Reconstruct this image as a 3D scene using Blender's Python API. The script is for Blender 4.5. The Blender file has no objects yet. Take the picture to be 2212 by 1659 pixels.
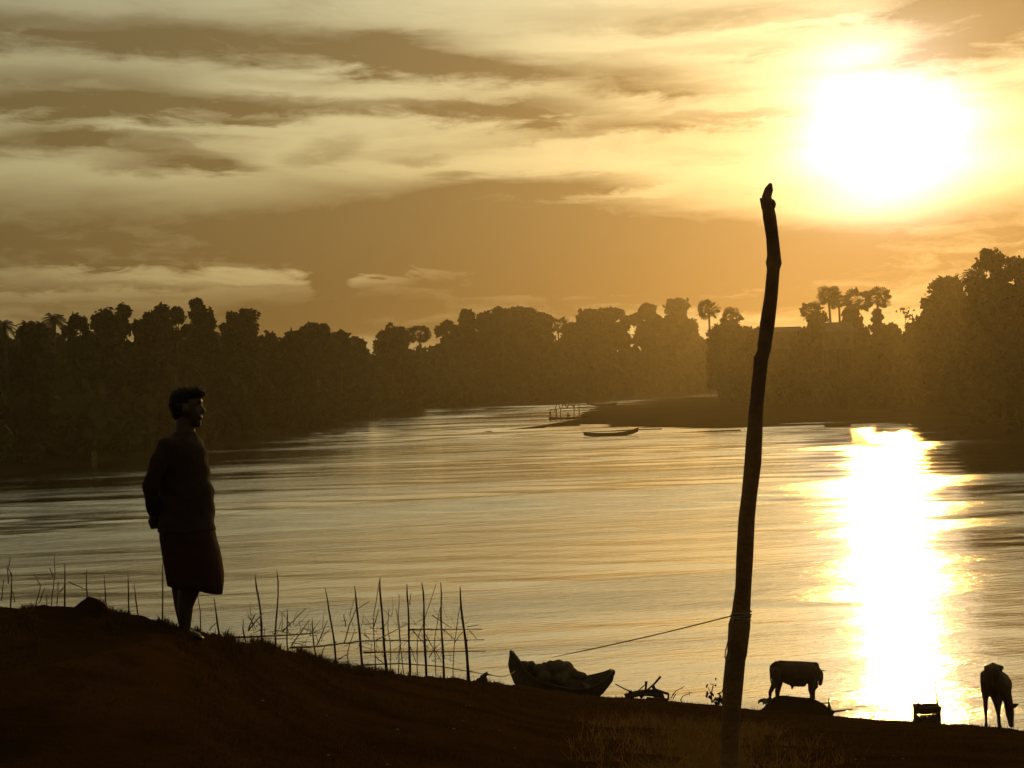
import bpy, bmesh, math, random
import numpy as np
from mathutils import Vector, Matrix

rnd = random.Random(7)
rng = np.random.default_rng(7)
SC = bpy.context.scene
COL = SC.collection
R = math.radians

# ------------------------------------------------------------------ camera
CAMZ = 10.5                      # metres above the river
F = 3039.0                       # focal length in units of a 2212 px wide picture
CX, CY = 1106.0, 829.5
ROLL = R(1.6)
PITCH = math.atan(29.5 / F)
fwd = Vector((0, math.cos(PITCH), -math.sin(PITCH)))
Rt = Vector((1, 0, 0))
Up = Vector((0, math.sin(PITCH), math.cos(PITCH)))
rc = Rt * math.cos(ROLL) - Up * math.sin(ROLL)
uc = Rt * math.sin(ROLL) + Up * math.cos(ROLL)
CAM = Vector((0, 0, CAMZ))
cam = bpy.data.cameras.new('camera')
cam.sensor_width = 36.0
cam.lens = 36.0 * F / 2212.0
cam.clip_start = 0.1
cam.clip_end = 6000
camo = bpy.data.objects.new('camera', cam)
COL.objects.link(camo)
M = Matrix.Identity(4)
for i in range(3):
    M[i][0] = rc[i]; M[i][1] = uc[i]; M[i][2] = -fwd[i]; M[i][3] = CAM[i]
camo.matrix_world = M
SC.camera = camo


def ray(px, py):
    return fwd + rc * ((px - CX) / F) - uc * ((py - CY) / F)


def at(px, py, d):
    """point seen at (px,py) whose distance along +Y is d"""
    v = ray(px, py)
    return CAM + v * (d / v.y)


def on_z(px, py, z=0.0):
    v = ray(px, py)
    return CAM + v * ((z - CAMZ) / v.z)


def azel(px, py):
    v = ray(px, py).normalized()
    return math.degrees(math.atan2(v.x, v.y)), math.degrees(math.asin(v.z))


# ------------------------------------------------------------------ light
SUN_AZ, SUN_EL = azel(1908, 266)
sun = bpy.data.lights.new('sun', 'SUN')
sun.energy = 1.0
sun.angle = R(1.5)
sun.color = (1.0, 0.54, 0.12)
suno = bpy.data.objects.new('sun', sun)
COL.objects.link(suno)
sd = Vector((math.sin(R(SUN_AZ)) * math.cos(R(SUN_EL)), math.cos(R(SUN_AZ)) * math.cos(R(SUN_EL)), math.sin(R(SUN_EL))))
suno.rotation_euler = sd.to_track_quat('Z', 'Y').to_euler()
suno.location = (0, 0, 60)

vs = SC.view_settings
vs.view_transform = 'Standard'
vs.look = 'None'
vs.gamma = 1.0
vs.exposure = 0.0
vs.use_curve_mapping = False
SC.render.engine = 'CYCLES'
cy = SC.cycles
cy.use_denoising = True
try:
    cy.denoiser = 'OPENIMAGEDENOISE'
except Exception:
    pass
cy.max_bounces = 6
cy.diffuse_bounces = 2
cy.glossy_bounces = 3
cy.transmission_bounces = 3
cy.volume_bounces = 0
cy.transparent_max_bounces = 6
cy.sample_clamp_indirect = 4.0
cy.sample_clamp_direct = 0.0


class Nodes:
    def __init__(s, tree):
        s.t = tree

    def new(s, kind, **kw):
        n = s.t.nodes.new(kind)
        for k, v in kw.items():
            setattr(n, k, v)
        return n

    def put(s, sock, v):
        if v is None:
            return
        if hasattr(v, 'is_output'):
            s.t.links.new(v, sock)
        else:
            sock.default_value = v

    def m(s, op, a, b=None, c=None, clamp=False):
        n = s.new('ShaderNodeMath', operation=op, use_clamp=clamp)
        s.put(n.inputs[0], a); s.put(n.inputs[1], b); s.put(n.inputs[2], c)
        return n.outputs[0]

    def vm(s, op, a, b=None, scale=None):
        n = s.new('ShaderNodeVectorMath', operation=op)
        s.put(n.inputs[0], a); s.put(n.inputs[1], b)
        if scale is not None:
            s.put(n.inputs['Scale'], scale)
        return n.outputs['Value'] if op in ('DOT_PRODUCT', 'LENGTH') else n.outputs[0]

    def noise(s, vec, scale, detail=4.0, rough=0.55, dist=0.0):
        n = s.new('ShaderNodeTexNoise')
        s.put(n.inputs['Vector'], vec)
        n.inputs['Scale'].default_value = scale
        n.inputs['Detail'].default_value = detail
        n.inputs['Roughness'].default_value = rough
        n.inputs['Distortion'].default_value = dist
        return n.outputs[0]

    def ramp(s, v, a, b, lo=0.0, hi=1.0):
        n = s.new('ShaderNodeMapRange', interpolation_type='SMOOTHSTEP')
        s.put(n.inputs[0], v)
        for i, x in zip((1, 2, 3, 4), (a, b, lo, hi)):
            s.put(n.inputs[i], x)
        return n.outputs[0]

    def mix(s, f, a, b, blend='MIX'):
        n = s.new('ShaderNodeMix', data_type='RGBA', blend_type=blend)
        s.put(n.inputs[0], f)
        s.put(n.inputs[6], a); s.put(n.inputs[7], b)
        return n.outputs[2]

    def xyz(s, x, y, z):
        n = s.new('ShaderNodeCombineXYZ')
        s.put(n.inputs[0], x); s.put(n.inputs[1], y); s.put(n.inputs[2], z)
        return n.outputs[0]


# ------------------------------------------------------------------ sky
world = bpy.data.worlds.new('World')
SC.world = world
world.use_nodes = True
wt = world.node_tree
wt.nodes.clear()
W = Nodes(wt)
tc = W.new('ShaderNodeTexCoord')
dirv = tc.outputs['Generated']
sep = W.new('ShaderNodeSeparateXYZ')
wt.links.new(dirv, sep.inputs[0])
dx, dy, dz = sep.outputs
el = W.m('MULTIPLY', W.m('ARCSINE', dz), 57.29578)
az = W.m('MULTIPLY', W.m('ARCTAN2', dx, dy), 57.29578)
sky = W.new('ShaderNodeTexSky', sky_type='NISHITA')
sky.sun_disc = False
sky.sun_elevation = R(SUN_EL)
sky.sun_rotation = R(SUN_AZ)
sky.altitude = 0
sky.air_density = 1.2
sky.dust_density = 4.0
sky.ozone_density = 1.0
# streaky coordinates: cloud layers are flat, so they stretch sideways
svec = W.xyz(dx, dy, W.m('MULTIPLY', dz, 6.0))
n1 = W.noise(svec, 5.0, 6.0, 0.55, 0.3)
n2 = W.noise(W.vm('ADD', svec, (3.1, 1.7, 5.2)), 9.0, 6.0, 0.6, 0.5)
n4 = W.noise(W.vm('ADD', W.xyz(dx, dy, W.m('MULTIPLY', dz, 3.5)), (2.1, 7.7, 4.2)), 26.0, 5.0, 0.62, 0.6)
n3 = W.noise(W.vm('ADD', svec, (9.1, 4.7, 1.2)), 2.6, 3.0, 0.5)
azw = W.m('ADD', az, W.m('MULTIPLY', W.m('SUBTRACT', n1, 0.5), 5.0))
elw = W.m('ADD', el, W.m('ADD', W.m('MULTIPLY', W.m('SUBTRACT', n2, 0.5), 1.5), W.m('MULTIPLY', W.m('SUBTRACT', n1, 0.5), 1.6)))
elw = W.m('ADD', elw, W.m('MULTIPLY', W.m('SUBTRACT', n4, 0.5), 0.9))

# one soft cloud bank: a group so that each bank is a single node
g = bpy.data.node_groups.new('cloud_bank', 'ShaderNodeTree')
for nm in ('az', 'el', 'a0', 'e0', 'la', 'le', 'slope', 'amount'):
    g.interface.new_socket(nm, in_out='INPUT', socket_type='NodeSocketFloat')
g.interface.new_socket('density', in_out='OUTPUT', socket_type='NodeSocketFloat')
G = Nodes(g)
gi = G.new('NodeGroupInput'); go = G.new('NodeGroupOutput')
da = G.m('SUBTRACT', gi.outputs['az'], gi.outputs['a0'])
u_ = G.m('DIVIDE', da, gi.outputs['la'])
v_ = G.m('DIVIDE', G.m('SUBTRACT', G.m('SUBTRACT', gi.outputs['el'], gi.outputs['e0']), G.m('MULTIPLY', da, gi.outputs['slope'])), gi.outputs['le'])
u2 = G.m('MULTIPLY', u_, u_); v2 = G.m('MULTIPLY', v_, v_)
ss = G.m('ADD', G.m('MULTIPLY', u2, u2), G.m('MULTIPLY', v2, G.m('ADD', 0.4, G.m('MULTIPLY', v2, 0.6))))
dn = G.m('MULTIPLY', G.m('EXPONENT', G.m('MULTIPLY', ss, -1.0)), gi.outputs['amount'])
g.links.new(dn, go.inputs[0])

K = 57.29578 / F
BANKS = [  # centre x, y, half length, half height, slope (up to the right +), amount
    (420, 92, 620, 44, -0.03, 0.85), (1120, 150, 380, 36, -0.12, 0.80), (90, 185, 330, 42, 0.0, 0.70),
    (900, 238, 500, 21, -0.03, 0.85), (560, 268, 95, 13, 0.03, 0.75), (1450, 262, 300, 14, 0.02, 0.45),
    (270, 240, 260, 22, -0.02, 0.85), (60, 305, 150, 38, 0.0, 0.75), (330, 318, 200, 26, -0.12, 0.80),
    (360, 358, 160, 17, 0.0, 0.60), (700, 330, 70, 22, 0.05, 0.40), (930, 338, 70, 14, 0.0, 0.38), (1330, 200, 260, 14, 0.02, 0.28),
    (250, 530, 1150, 112, 0.01, 0.95), (1180, 520, 460, 112, -0.04, 0.72), (1480, 580, 420, 90, -0.02, 0.42),
    (1150, 396, 230, 22, -0.02, 0.50), (722, 604, 40, 30, 0.0, 1.3), (722, 585, 22, 16, 0.0, 0.6), (900, 690, 420, 52, 0.0, 0.50), (2150, 530, 380, 100, 0.14, 0.45), (1800, 640, 600, 60, 0.0, 0.30),
    (300, 690, 700, 40, 0.0, 0.40), (1650, 25, 520, 26, -0.02, 0.40), (2250, 20, 330, 80, 0.10, 0.95), (2000, 500, 480, 62, 0.10, 0.40), (1500, 110, 260, 16, 0.0, 0.25),  # top right bank is an added cloud, darkening the corner as lens vignetting would
    (500, 602, 480, 14, -0.015, -0.62), (810, 588, 90, 12, 0.0, -0.35), (150, 640, 300, 8, 0.02, -0.22), (1260, 556, 60, 5, 0.0, -0.2), (1240, 640, 300, 8, 0.02, -0.18),
    (1300, 425, 180, 12, 0.10, -0.35),
]
dens = None
for (bx, by, bl, bh, bs, ba) in BANKS:
    a0, e0 = azel(bx, by)
    n = W.new('ShaderNodeGroup')
    n.node_tree = g
    W.put(n.inputs['az'], azw); W.put(n.inputs['el'], elw)
    for k, v in (('a0', a0), ('e0', e0), ('la', bl * K), ('le', bh * K), ('slope', bs - 0.028 * 0), ('amount', ba)):
        n.inputs[k].default_value = v
    dens = n.outputs[0] if dens is None else W.m('ADD', dens, n.outputs[0])
# general streaky cloud all over the sky
gen = W.m('ADD', W.m('MULTIPLY', W.ramp(n3, 0.42, 0.68), 0.26), W.m('MULTIPLY', W.ramp(n2, 0.40, 0.70), 0.24))
dens = W.m('ADD', dens, gen)
dens = W.m('MULTIPLY', dens, W.m('ADD', 0.50, W.m('MULTIPLY', n4, 1.0)))
dens = W.m('MINIMUM', W.m('MAXIMUM', dens, 0.0), 1.1)

cosang = W.vm('DOT_PRODUCT', dirv, tuple(sd))
ang = W.m('MULTIPLY', W.m('ARCCOSINE', W.m('MINIMUM', cosang, 0.999999)), 57.29578)
angw = W.m('MULTIPLY', ang, W.m('ADD', 0.52, W.m('ADD', W.m('MULTIPLY', n1, 0.55), W.m('MULTIPLY', n3, 0.42))))
core = W.m('EXPONENT', W.m('MULTIPLY', W.m('POWER', W.m('DIVIDE', angw, 2.6), 2.0), -1.0))
halo = W.m('EXPONENT', W.m('MULTIPLY', W.m('DIVIDE', angw, 4.6), -1.0))
wide = W.m('ADD', 0.08, W.m('MULTIPLY', 0.85, W.m('EXPONENT', W.m('MULTIPLY', W.m('DIVIDE', ang, 56.0), -1.0))))

STR = 0.10
tint = W.mix(1.0, sky.outputs[0], (0.95, 0.80, 0.46, 1), 'MULTIPLY')
# high thin cloud that glows towards the sun, redder through the thick air low down
hc = W.mix(W.ramp(el, 1.0, 7.5), (1.0, 0.80, 0.36, 1), (1.0, 0.88, 0.45, 1))
hc = W.mix(W.ramp(el, 7.0, 17.0), hc, (1.0, 0.96, 0.60, 1))
hi_c = W.vm('SCALE', hc, scale=W.m('MULTIPLY', W.m('MULTIPLY', wide, 7.0), W.ramp(el, -1.0, 9.0, 0.74, 1.0)))
base = W.vm('ADD', W.vm('SCALE', tint, scale=0.13), hi_c)
cut = W.mix(dens, (1, 1, 1, 1), (0.385, 0.305, 0.215, 1))
base = W.vm('MULTIPLY', base, cut)
cut2 = W.m('SUBTRACT', 1.0, W.m('MULTIPLY', W.m('MINIMUM', dens, 1.0), 0.60))
glow = W.vm('ADD', W.vm('SCALE', (1.0, 0.96, 0.88), scale=W.m('MULTIPLY', core, W.m('MULTIPLY', cut2, 26.0))),
            W.vm('SCALE', (1.0, 0.92, 0.70), scale=W.m('MULTIPLY', W.m('MULTIPLY', halo, cut2), 4.2)))
total = W.vm('ADD', base, glow)
bg = W.new('ShaderNodeBackground')
wt.links.new(total, bg.inputs['Color'])
bg.inputs['Strength'].default_value = STR
wo = W.new('ShaderNodeOutputWorld')
wt.links.new(bg.outputs[0], wo.inputs[0])


# ------------------------------------------------------------------ materials
def mat(name, col, rough=0.9, var=0.35, scale=6.0, bump=0.0, bscale=40.0, translucent=0.0, spec=0.2, col2=None):
    m = bpy.data.materials.new(name)
    m.use_nodes = True
    t = m.node_tree
    t.nodes.clear()
    n = Nodes(t)
    out = n.new('ShaderNodeOutputMaterial')
    b = n.new('ShaderNodeBsdfPrincipled')
    o = n.new('ShaderNodeTexCoord').outputs['Object']
    nz = n.noise(o, scale, 5.0, 0.6)
    f = n.ramp(nz, 0.3, 0.7)
    c2 = col2 or tuple(c * (1 - var) for c in col)
    c = n.mix(f, tuple(col) + (1,), tuple(c2) + (1,))
    n.put(b.inputs['Base Color'], c)
    b.inputs['Roughness'].default_value = rough
    b.inputs['Specular IOR Level'].default_value = spec
    if bump:
        bp = n.new('ShaderNodeBump')
        bp.inputs['Strength'].default_value = bump
        bp.inputs['Distance'].default_value = 0.02
        n.put(bp.inputs['Height'], n.noise(o, bscale, 6.0, 0.65))
        t.links.new(bp.outputs[0], b.inputs['Normal'])
    sh = b.outputs[0]
    if translucent:
        tr = n.new('ShaderNodeBsdfTranslucent')
        n.put(tr.inputs[0], c)
        mx = n.new('ShaderNodeMixShader')
        mx.inputs[0].default_value = translucent
        t.links.new(sh, mx.inputs[1]); t.links.new(tr.outputs[0], mx.inputs[2])
        sh = mx.outputs[0]
    t.links.new(sh, out.inputs[0])
    return m


M_SOIL = mat('bank_soil', (0.046, 0.021, 0.005), 0.95, 0.5, 0.7, 1.0, 14.0, spec=0.0, col2=(0.022, 0.010, 0.003))
M_SAND = mat('sandbar_mud', (0.045, 0.028, 0.010), 0.9, 0.4, 0.08, 0.4, 1.0, spec=0.0)
M_LAND = mat('far_land', (0.040, 0.028, 0.011), 0.95, 0.4, 0.1, spec=0.0)
M_LEAF = mat('foliage', (0.060, 0.055, 0.016), 0.8, 0.5, 0.15, translucent=0.25, spec=0.05)
M_LEAF2 = mat('foliage_olive', (0.072, 0.062, 0.018), 0.8, 0.5, 0.15, translucent=0.25, spec=0.05)
M_PALM = mat('palm_fronds', (0.060, 0.055, 0.018), 0.75, 0.4, 0.4, translucent=0.2)
M_BARK = mat('bark', (0.085, 0.060, 0.038), 0.95, 0.5, 3.0, 0.8, 30.0)
M_POST = mat('weathered_post', (0.30, 0.155, 0.058), 0.85, 0.5, 5.0, 0.9, 45.0)
M_STAKE = mat('stake_wood', (0.085, 0.048, 0.026), 0.9, 0.5, 8.0, 0.6, 60.0)
M_TWIG = mat('twig', (0.11, 0.075, 0.040), 0.9, 0.4, 10.0)
M_ROPE = mat('rope_fibre', (0.30, 0.20, 0.11), 0.95, 0.3, 60.0)
M_GRASS = mat('short_grass', (0.065, 0.037, 0.009), 0.8, 0.5, 1.5, translucent=0.35, spec=0.05)
M_DRY = mat('dry_grass', (0.20, 0.115, 0.032), 0.8, 0.6, 6.0, translucent=0.5, spec=0.1)
M_BOAT = mat('boat_timber', (0.060, 0.040, 0.022), 0.8, 0.5, 3.0, 0.6, 20.0)
M_NET = mat('net_cloth', (0.090, 0.065, 0.036), 0.95, 0.5, 4.0, 1.0, 25.0)
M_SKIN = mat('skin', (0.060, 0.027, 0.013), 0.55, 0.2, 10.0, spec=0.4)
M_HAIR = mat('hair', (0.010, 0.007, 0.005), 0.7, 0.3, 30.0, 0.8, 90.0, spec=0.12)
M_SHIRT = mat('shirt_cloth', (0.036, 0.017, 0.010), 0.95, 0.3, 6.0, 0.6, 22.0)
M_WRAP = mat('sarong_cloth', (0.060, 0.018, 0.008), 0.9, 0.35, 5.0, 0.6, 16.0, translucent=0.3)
M_HIDE = mat('cattle_hide', (0.085, 0.048, 0.026), 0.8, 0.3, 3.0, 0.4, 40.0)
M_HORN = mat('horn', (0.06, 0.05, 0.04), 0.4, 0.3, 12.0)
M_WICKER = mat('wicker', (0.11, 0.070, 0.032), 0.85, 0.4, 14.0, 0.5, 60.0)
M_ROOF = mat('roof_sheet', (0.12, 0.085, 0.06), 0.7, 0.4, 0.5)
M_WALL = mat('house_wall', (0.16, 0.12, 0.08), 0.9, 0.3, 0.5)
M_STONE = mat('pebble', (0.16, 0.11, 0.06), 0.7, 0.4, 9.0)


# ------------------------------------------------------------------ object helpers
def tag(o, label=None, cat=None, group=None, kind=None):
    if label: o['label'] = label
    if cat: o['category'] = cat
    if group: o['group'] = group
    if kind: o['kind'] = kind
    return o


def empty(name, loc, label, cat, group=None):
    o = bpy.data.objects.new(name, None)
    o.empty_display_size = 0.2
    COL.objects.link(o)
    o.location = loc
    tag(o, label, cat, group)
    return o


def link(name, me, m, parent=None, smooth=True, loc=None):
    o = bpy.data.objects.new(name, me)
    COL.objects.link(o)
    if m is not None:
        me.materials.clear()
        me.materials.append(m)
    if smooth:
        me.polygons.foreach_set('use_smooth', [True] * len(me.polygons))
    if parent is not None:
        o.parent = parent
    if loc is not None:
        o.location = loc
    return o


def arrays(name, verts, faces):
    """mesh from numpy arrays; faces is (n,3) or (n,4)"""
    verts = np.asarray(verts, dtype=np.float32); faces = np.asarray(faces, dtype=np.int32)
    me = bpy.data.meshes.new(name)
    k = faces.shape[1]
    me.vertices.add(len(verts)); me.vertices.foreach_set('co', verts.ravel())
    me.loops.add(faces.size); me.loops.foreach_set('vertex_index', faces.ravel())
    me.polygons.add(len(faces))
    me.polygons.foreach_set('loop_start', np.arange(len(faces), dtype=np.int32) * k)
    me.update(calc_edges=True)
    me.validate()
    return me


class MB:
    def __init__(s):
        s.v = []; s.f = []

    def tube(s, pts, radii, seg=7, cap=True):
        pts = [Vector(p) for p in pts]
        n0 = len(s.v)
        prev = None
        for i, p in enumerate(pts):
            if i == 0: d = pts[1] - p
            elif i == len(pts) - 1: d = p - pts[i - 1]
            else: d = pts[i + 1] - pts[i - 1]
            if d.length < 1e-9: d = Vector((0, 0, 1))
            d.normalize()
            if prev is None:
                a = d.orthogonal().normalized()
            else:
                a = (prev - d * prev.dot(d))
                a = a.normalized() if a.length > 1e-6 else d.orthogonal().normalized()
            prev = a
            b = d.cross(a)
            r = radii[i] if hasattr(radii, '__len__') else radii
            for k in range(seg):
                t = 2 * math.pi * k / seg
                s.v.append(p + (a * math.cos(t) + b * math.sin(t)) * r)
        for i in range(len(pts) - 1):
            for k in range(seg):
                a0 = n0 + i * seg + k; b0 = n0 + i * seg + (k + 1) % seg
                s.f.append((a0, b0, b0 + seg, a0 + seg))
        if cap:
            s.f.append(tuple(n0 + k for k in range(seg))[::-1])
            s.f.append(tuple(n0 + (len(pts) - 1) * seg + k for k in range(seg)))
        return s

    def loft(s, rings, closed=True, cap=True):
        n0 = len(s.v); k = len(rings[0])
        for r in rings:
            s.v.extend(Vector(p) for p in r)
        for i in range(len(rings) - 1):
            for j in range(k if closed else k - 1):
                a = n0 + i * k + j; b = n0 + i * k + (j + 1) % k
                s.f.append((a, b, b + k, a + k))
        if cap and closed:
            s.f.append(tuple(n0 + j for j in range(k))[::-1])
            s.f.append(tuple(n0 + (len(rings) - 1) * k + j for j in range(k)))
        return s

    def box(s, c, sx, sy, sz, rot=None):
        n0 = len(s.v)
        for x in (-1, 1):
            for y in (-1, 1):
                for z in (-1, 1):
                    p = Vector((x * sx / 2, y * sy / 2, z * sz / 2))
                    if rot is not None: p = rot @ p
                    s.v.append(Vector(c) + p)
        for f in ((0, 1, 3, 2), (4, 6, 7, 5), (0, 4, 5, 1), (2, 3, 7, 6), (0, 2, 6, 4), (1, 5, 7, 3)):
            s.f.append(tuple(n0 + i for i in f))
        return s

    def ball(s, c, r, seg=10, rings=7, sc=(1, 1, 1)):
        n0 = len(s.v); c = Vector(c)
        s.v.append(c + Vector((0, 0, -r * sc[2])))
        for i in range(1, rings):
            ph = -math.pi / 2 + math.pi * i / rings
            for k in range(seg):
                t = 2 * math.pi * k / seg
                s.v.append(c + Vector((math.cos(ph) * math.cos(t) * r * sc[0], math.cos(ph) * math.sin(t) * r * sc[1], math.sin(ph) * r * sc[2])))
        s.v.append(c + Vector((0, 0, r * sc[2])))
        for k in range(seg):
            s.f.append((n0, n0 + 1 + (k + 1) % seg, n0 + 1 + k))
        for i in range(rings - 2):
            for k in range(seg):
                a = n0 + 1 + i * seg + k; b = n0 + 1 + i * seg + (k + 1) % seg
                s.f.append((a, b, b + seg, a + seg))
        top = len(s.v) - 1
        o = n0 + 1 + (rings - 2) * seg
        for k in range(seg):
            s.f.append((o + k, o + (k + 1) % seg, top))
        return s

    def chain(s, pts, seg=12):
        """closed tapered limbs through (x,y,z,r) points, for remeshing into one surface"""
        for p in pts:
            s.ball(p[:3], p[3], seg, 8)
        for a, b in zip(pts[:-1], pts[1:]):
            s.tube([a[:3], b[:3]], [a[3], b[3]], seg)
        return s

    def mesh(s, name):
        me = bpy.data.meshes.new(name)
        me.from_pydata([tuple(v) for v in s.v], [], s.f)
        me.update()
        return me

    def build(s, name, m, parent=None, smooth=True, loc=None):
        return link(name, s.mesh(name), m, parent, smooth, loc)


def remeshed(mb, name, voxel, smooth_it=4):
    """join overlapping volumes into one continuous skin"""
    me = mb.mesh(name + '_raw')
    o = bpy.data.objects.new(name + '_raw', me)
    COL.objects.link(o)
    md = o.modifiers.new('r', 'REMESH'); md.mode = 'VOXEL'; md.voxel_size = voxel
    sm = o.modifiers.new('s', 'SMOOTH'); sm.factor = 0.5; sm.iterations = smooth_it
    dg = bpy.context.evaluated_depsgraph_get()
    out = bpy.data.meshes.new_from_object(o.evaluated_get(dg))
    out.name = name
    bpy.data.objects.remove(o); bpy.data.meshes.remove(me)
    return out


def vnoise(x, y, seed=0):
    xi = np.floor(x).astype(np.int64); yi = np.floor(y).astype(np.int64)
    fx = x - xi; fy = y - yi
    fx = fx * fx * (3 - 2 * fx); fy = fy * fy * (3 - 2 * fy)

    def h(a, b):
        n = (a * 374761393 + b * 668265263 + seed * 1442695041) & 0xFFFFFFFF
        n = ((n ^ (n >> 13)) * 1274126177) & 0xFFFFFFFF
        return ((n ^ (n >> 16)) & 0xFFFF) / 65535.0
    return (h(xi, yi) * (1 - fx) + h(xi + 1, yi) * fx) * (1 - fy) + (h(xi, yi + 1) * (1 - fx) + h(xi + 1, yi + 1) * fx) * fy


def fbm(x, y, s, oct=4, seed=0):
    r = 0; a = 1.0; t = 0
    for i in range(oct):
        r = r + a * (vnoise(x * s, y * s, seed + i) - 0.5); t += a; a *= 0.5; s *= 2.03
    return r / t


# ------------------------------------------------------------------ near bank
CREST = [(-1500, 1285, 10), (-500, 1288, 9.2), (0, 1306, 9.0), (60, 1312, 9.0), (150, 1312, 9.2), (230, 1318, 9.3), (300, 1330, 9.4), (350, 1341, 9.5), (400, 1362, 9.6),
         (480, 1381, 10.6), (560, 1394, 12.2), (650, 1413, 14.2), (720, 1434, 15.8), (790, 1449, 17.0), (870, 1458, 19.0), (1000, 1467, 23.0),
         (1060, 1472, 27.0), (1130, 1482, 36.0), (1200, 1492, 39.0), (1300, 1505, 40.0), (1400, 1511, 40.5), (1560, 1525, 40.5),
         (1660, 1536, 40.5), (1800, 1547, 39.5), (1900, 1555, 37.0), (2000, 1561, 34.0), (2212, 1578, 28.0), (2700, 1608, 24), (3600, 1650, 20)]
_c = [(at(a, b, d), d) for a, b, d in CREST]
CT = np.array([p.x / p.y for p, d in _c]); CYD = np.array([d for p, d in _c]); CD = np.array([CAMZ - p.z for p, d in _c])
BUMPS = []      # x, y, rx, ry, height, power


def bump_at(px, d, rx, ry, h, pw=1.0):
    p = at(px, 1400, d)
    BUMPS.append((p.x, d, rx, ry, h, pw))


bump_at(206, 9.0, 0.085, 0.10, 0.085, 2.0)
bump_at(190, 9.0, 0.16, 0.18, 0.03, 1.0)
bump_at(285, 9.2, 0.12, 0.15, 0.03, 1.0)
bump_at(322, 9.3, 0.06, 0.1, 0.02, 1.0)
bump_at(130, 9.0, 0.12, 0.15, 0.02, 1.0)
bump_at(470, 10.2, 0.30, 0.4, 0.03, 1.0)
for _i in range(26):
    bump_at(rnd.uniform(10, 420), rnd.uniform(8.3, 9.6), rnd.uniform(0.03, 0.08), rnd.uniform(0.04, 0.1), rnd.uniform(0.008, 0.026), 1.5)
bump_at(1724, 40.4, 0.95, 0.9, 0.50, 3.2)


def ground(x, y, detail=True):
    x = np.asarray(x, dtype=np.float64); y = np.asarray(y, dtype=np.float64)
    t = x / np.maximum(y, 3.5)
    yc = np.interp(t, CT, CYD); dc = np.interp(t, CT, CD)
    d0 = 1.60
    s = np.clip((y - 4.5) / (yc - 4.5), 0, None)
    inner = d0 + (dc - d0) * np.minimum(s, 1.0) - 0.0
    over = np.maximum(y - yc, 0)
    out = dc + 0.30 * over + 0.22 * (np.sqrt(over * over + 0.04) - 0.2)
    d = np.where(y < yc, inner, out)
    d = np.minimum(d, 12.5)
    z = CAMZ - d
    for bx, by, rx, ry, h, pw in BUMPS:
        q = ((x - bx) / rx) ** 2 + ((y - by) / ry) ** 2
        z = z + h * np.exp(-q ** pw)
    if detail:
        amp = np.clip(y / 40.0, 0.15, 0.6)
        z = z + fbm(x, y, 0.9, 3, 3) * 0.14 * amp + fbm(x, y, 5.0, 4, 9) * 0.085 * np.where(t < -0.2, 1.0, 0.7)
    return z


def gz(x, y):
    return float(ground(np.array([x]), np.array([y]))[0])


def on_ground(px, d, py=1450):
    p = at(px, py, d)
    return Vector((p.x, d, gz(p.x, d)))


def coords(segs):
    out = []
    for a, b, st in segs:
        out += list(np.arange(a, b - 1e-6, st))
    out.append(segs[-1][1])
    return np.array(out)


gx = coords([(-160, -30, 6), (-30, -8, 0.8), (-8, -5, 0.1), (-5, 3, 0.045), (3, 15, 0.10), (15, 30, 0.8), (30, 160, 6)])
gy = coords([(-40, 0, 4), (0, 4, 0.5), (4, 8, 0.09), (8, 11.5, 0.04), (11.5, 20, 0.09), (20, 44, 0.14), (44, 52, 0.8)])
XX, YY = np.meshgrid(gx, gy)
ZZ = ground(XX, YY)
vv = np.stack([XX, YY, ZZ], -1).reshape(-1, 3)
nx, ny = len(gx), len(gy)
ii = (np.arange(ny - 1)[:, None] * nx + np.arange(nx - 1)[None, :]).ravel()
ff = np.stack([ii, ii + 1, ii + nx + 1, ii + nx], -1)
tag(link('ground', arrays('ground', vv, ff), M_SOIL), kind='structure')

# ------------------------------------------------------------------ river
mw = bpy.data.materials.new('river_water')
mw.use_nodes = True
t = mw.node_tree
t.nodes.clear()
n = Nodes(t)
o = n.new('ShaderNodeTexCoord').outputs['Object']
mp = n.new('ShaderNodeMapping')
mp.inputs['Rotation'].default_value = (0, 0, R(-14))
n.put(mp.inputs['Vector'], o)
flow = mp.outputs[0]
st = n.vm('MULTIPLY', flow, (0.009, 0.075, 0.0))
patch = n.ramp(n.noise(st, 1.0, 5.0, 0.6, 0.6), 0.47, 0.66)
rip = n.vm('MULTIPLY', flow, (0.8, 2.6, 1.0))
h1 = n.noise(rip, 1.0, 5.0, 0.62)
h2 = n.noise(n.vm('MULTIPLY', flow, (0.07, 0.22, 1.0)), 1.0, 3.0, 0.5)
hh = n.m('ADD', n.m('MULTIPLY', h1, n.m('ADD', 0.32, n.m('MULTIPLY', patch, 0.95))), n.m('MULTIPLY', h2, 0.6))
bp = n.new('ShaderNodeBump')
bp.inputs['Strength'].default_value = 1.0
bp.inputs['Distance'].default_value = 0.09
n.put(bp.inputs['Height'], hh)
gl = n.new('ShaderNodeBsdfGlossy')
gl.inputs['Color'].default_value = (0.95, 0.93, 0.88, 1)
n.put(gl.inputs['Roughness'], n.m('ADD', 0.07, n.m('MULTIPLY', patch, 0.10)))
t.links.new(bp.outputs[0], gl.inputs['Normal'])
df = n.new('ShaderNodeBsdfDiffuse')
df.inputs['Color'].default_value = (0.16, 0.115, 0.055, 1)
fr = n.new('ShaderNodeFresnel')
fr.inputs['IOR'].default_value = 1.9
mx = n.new('ShaderNodeMixShader')
n.put(mx.inputs[0], n.m('ADD', fr.outputs[0], 0.42, clamp=True))
t.links.new(df.outputs[0], mx.inputs[1]); t.links.new(gl.outputs[0], mx.inputs[2])
out = n.new('ShaderNodeOutputMaterial')
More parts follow.
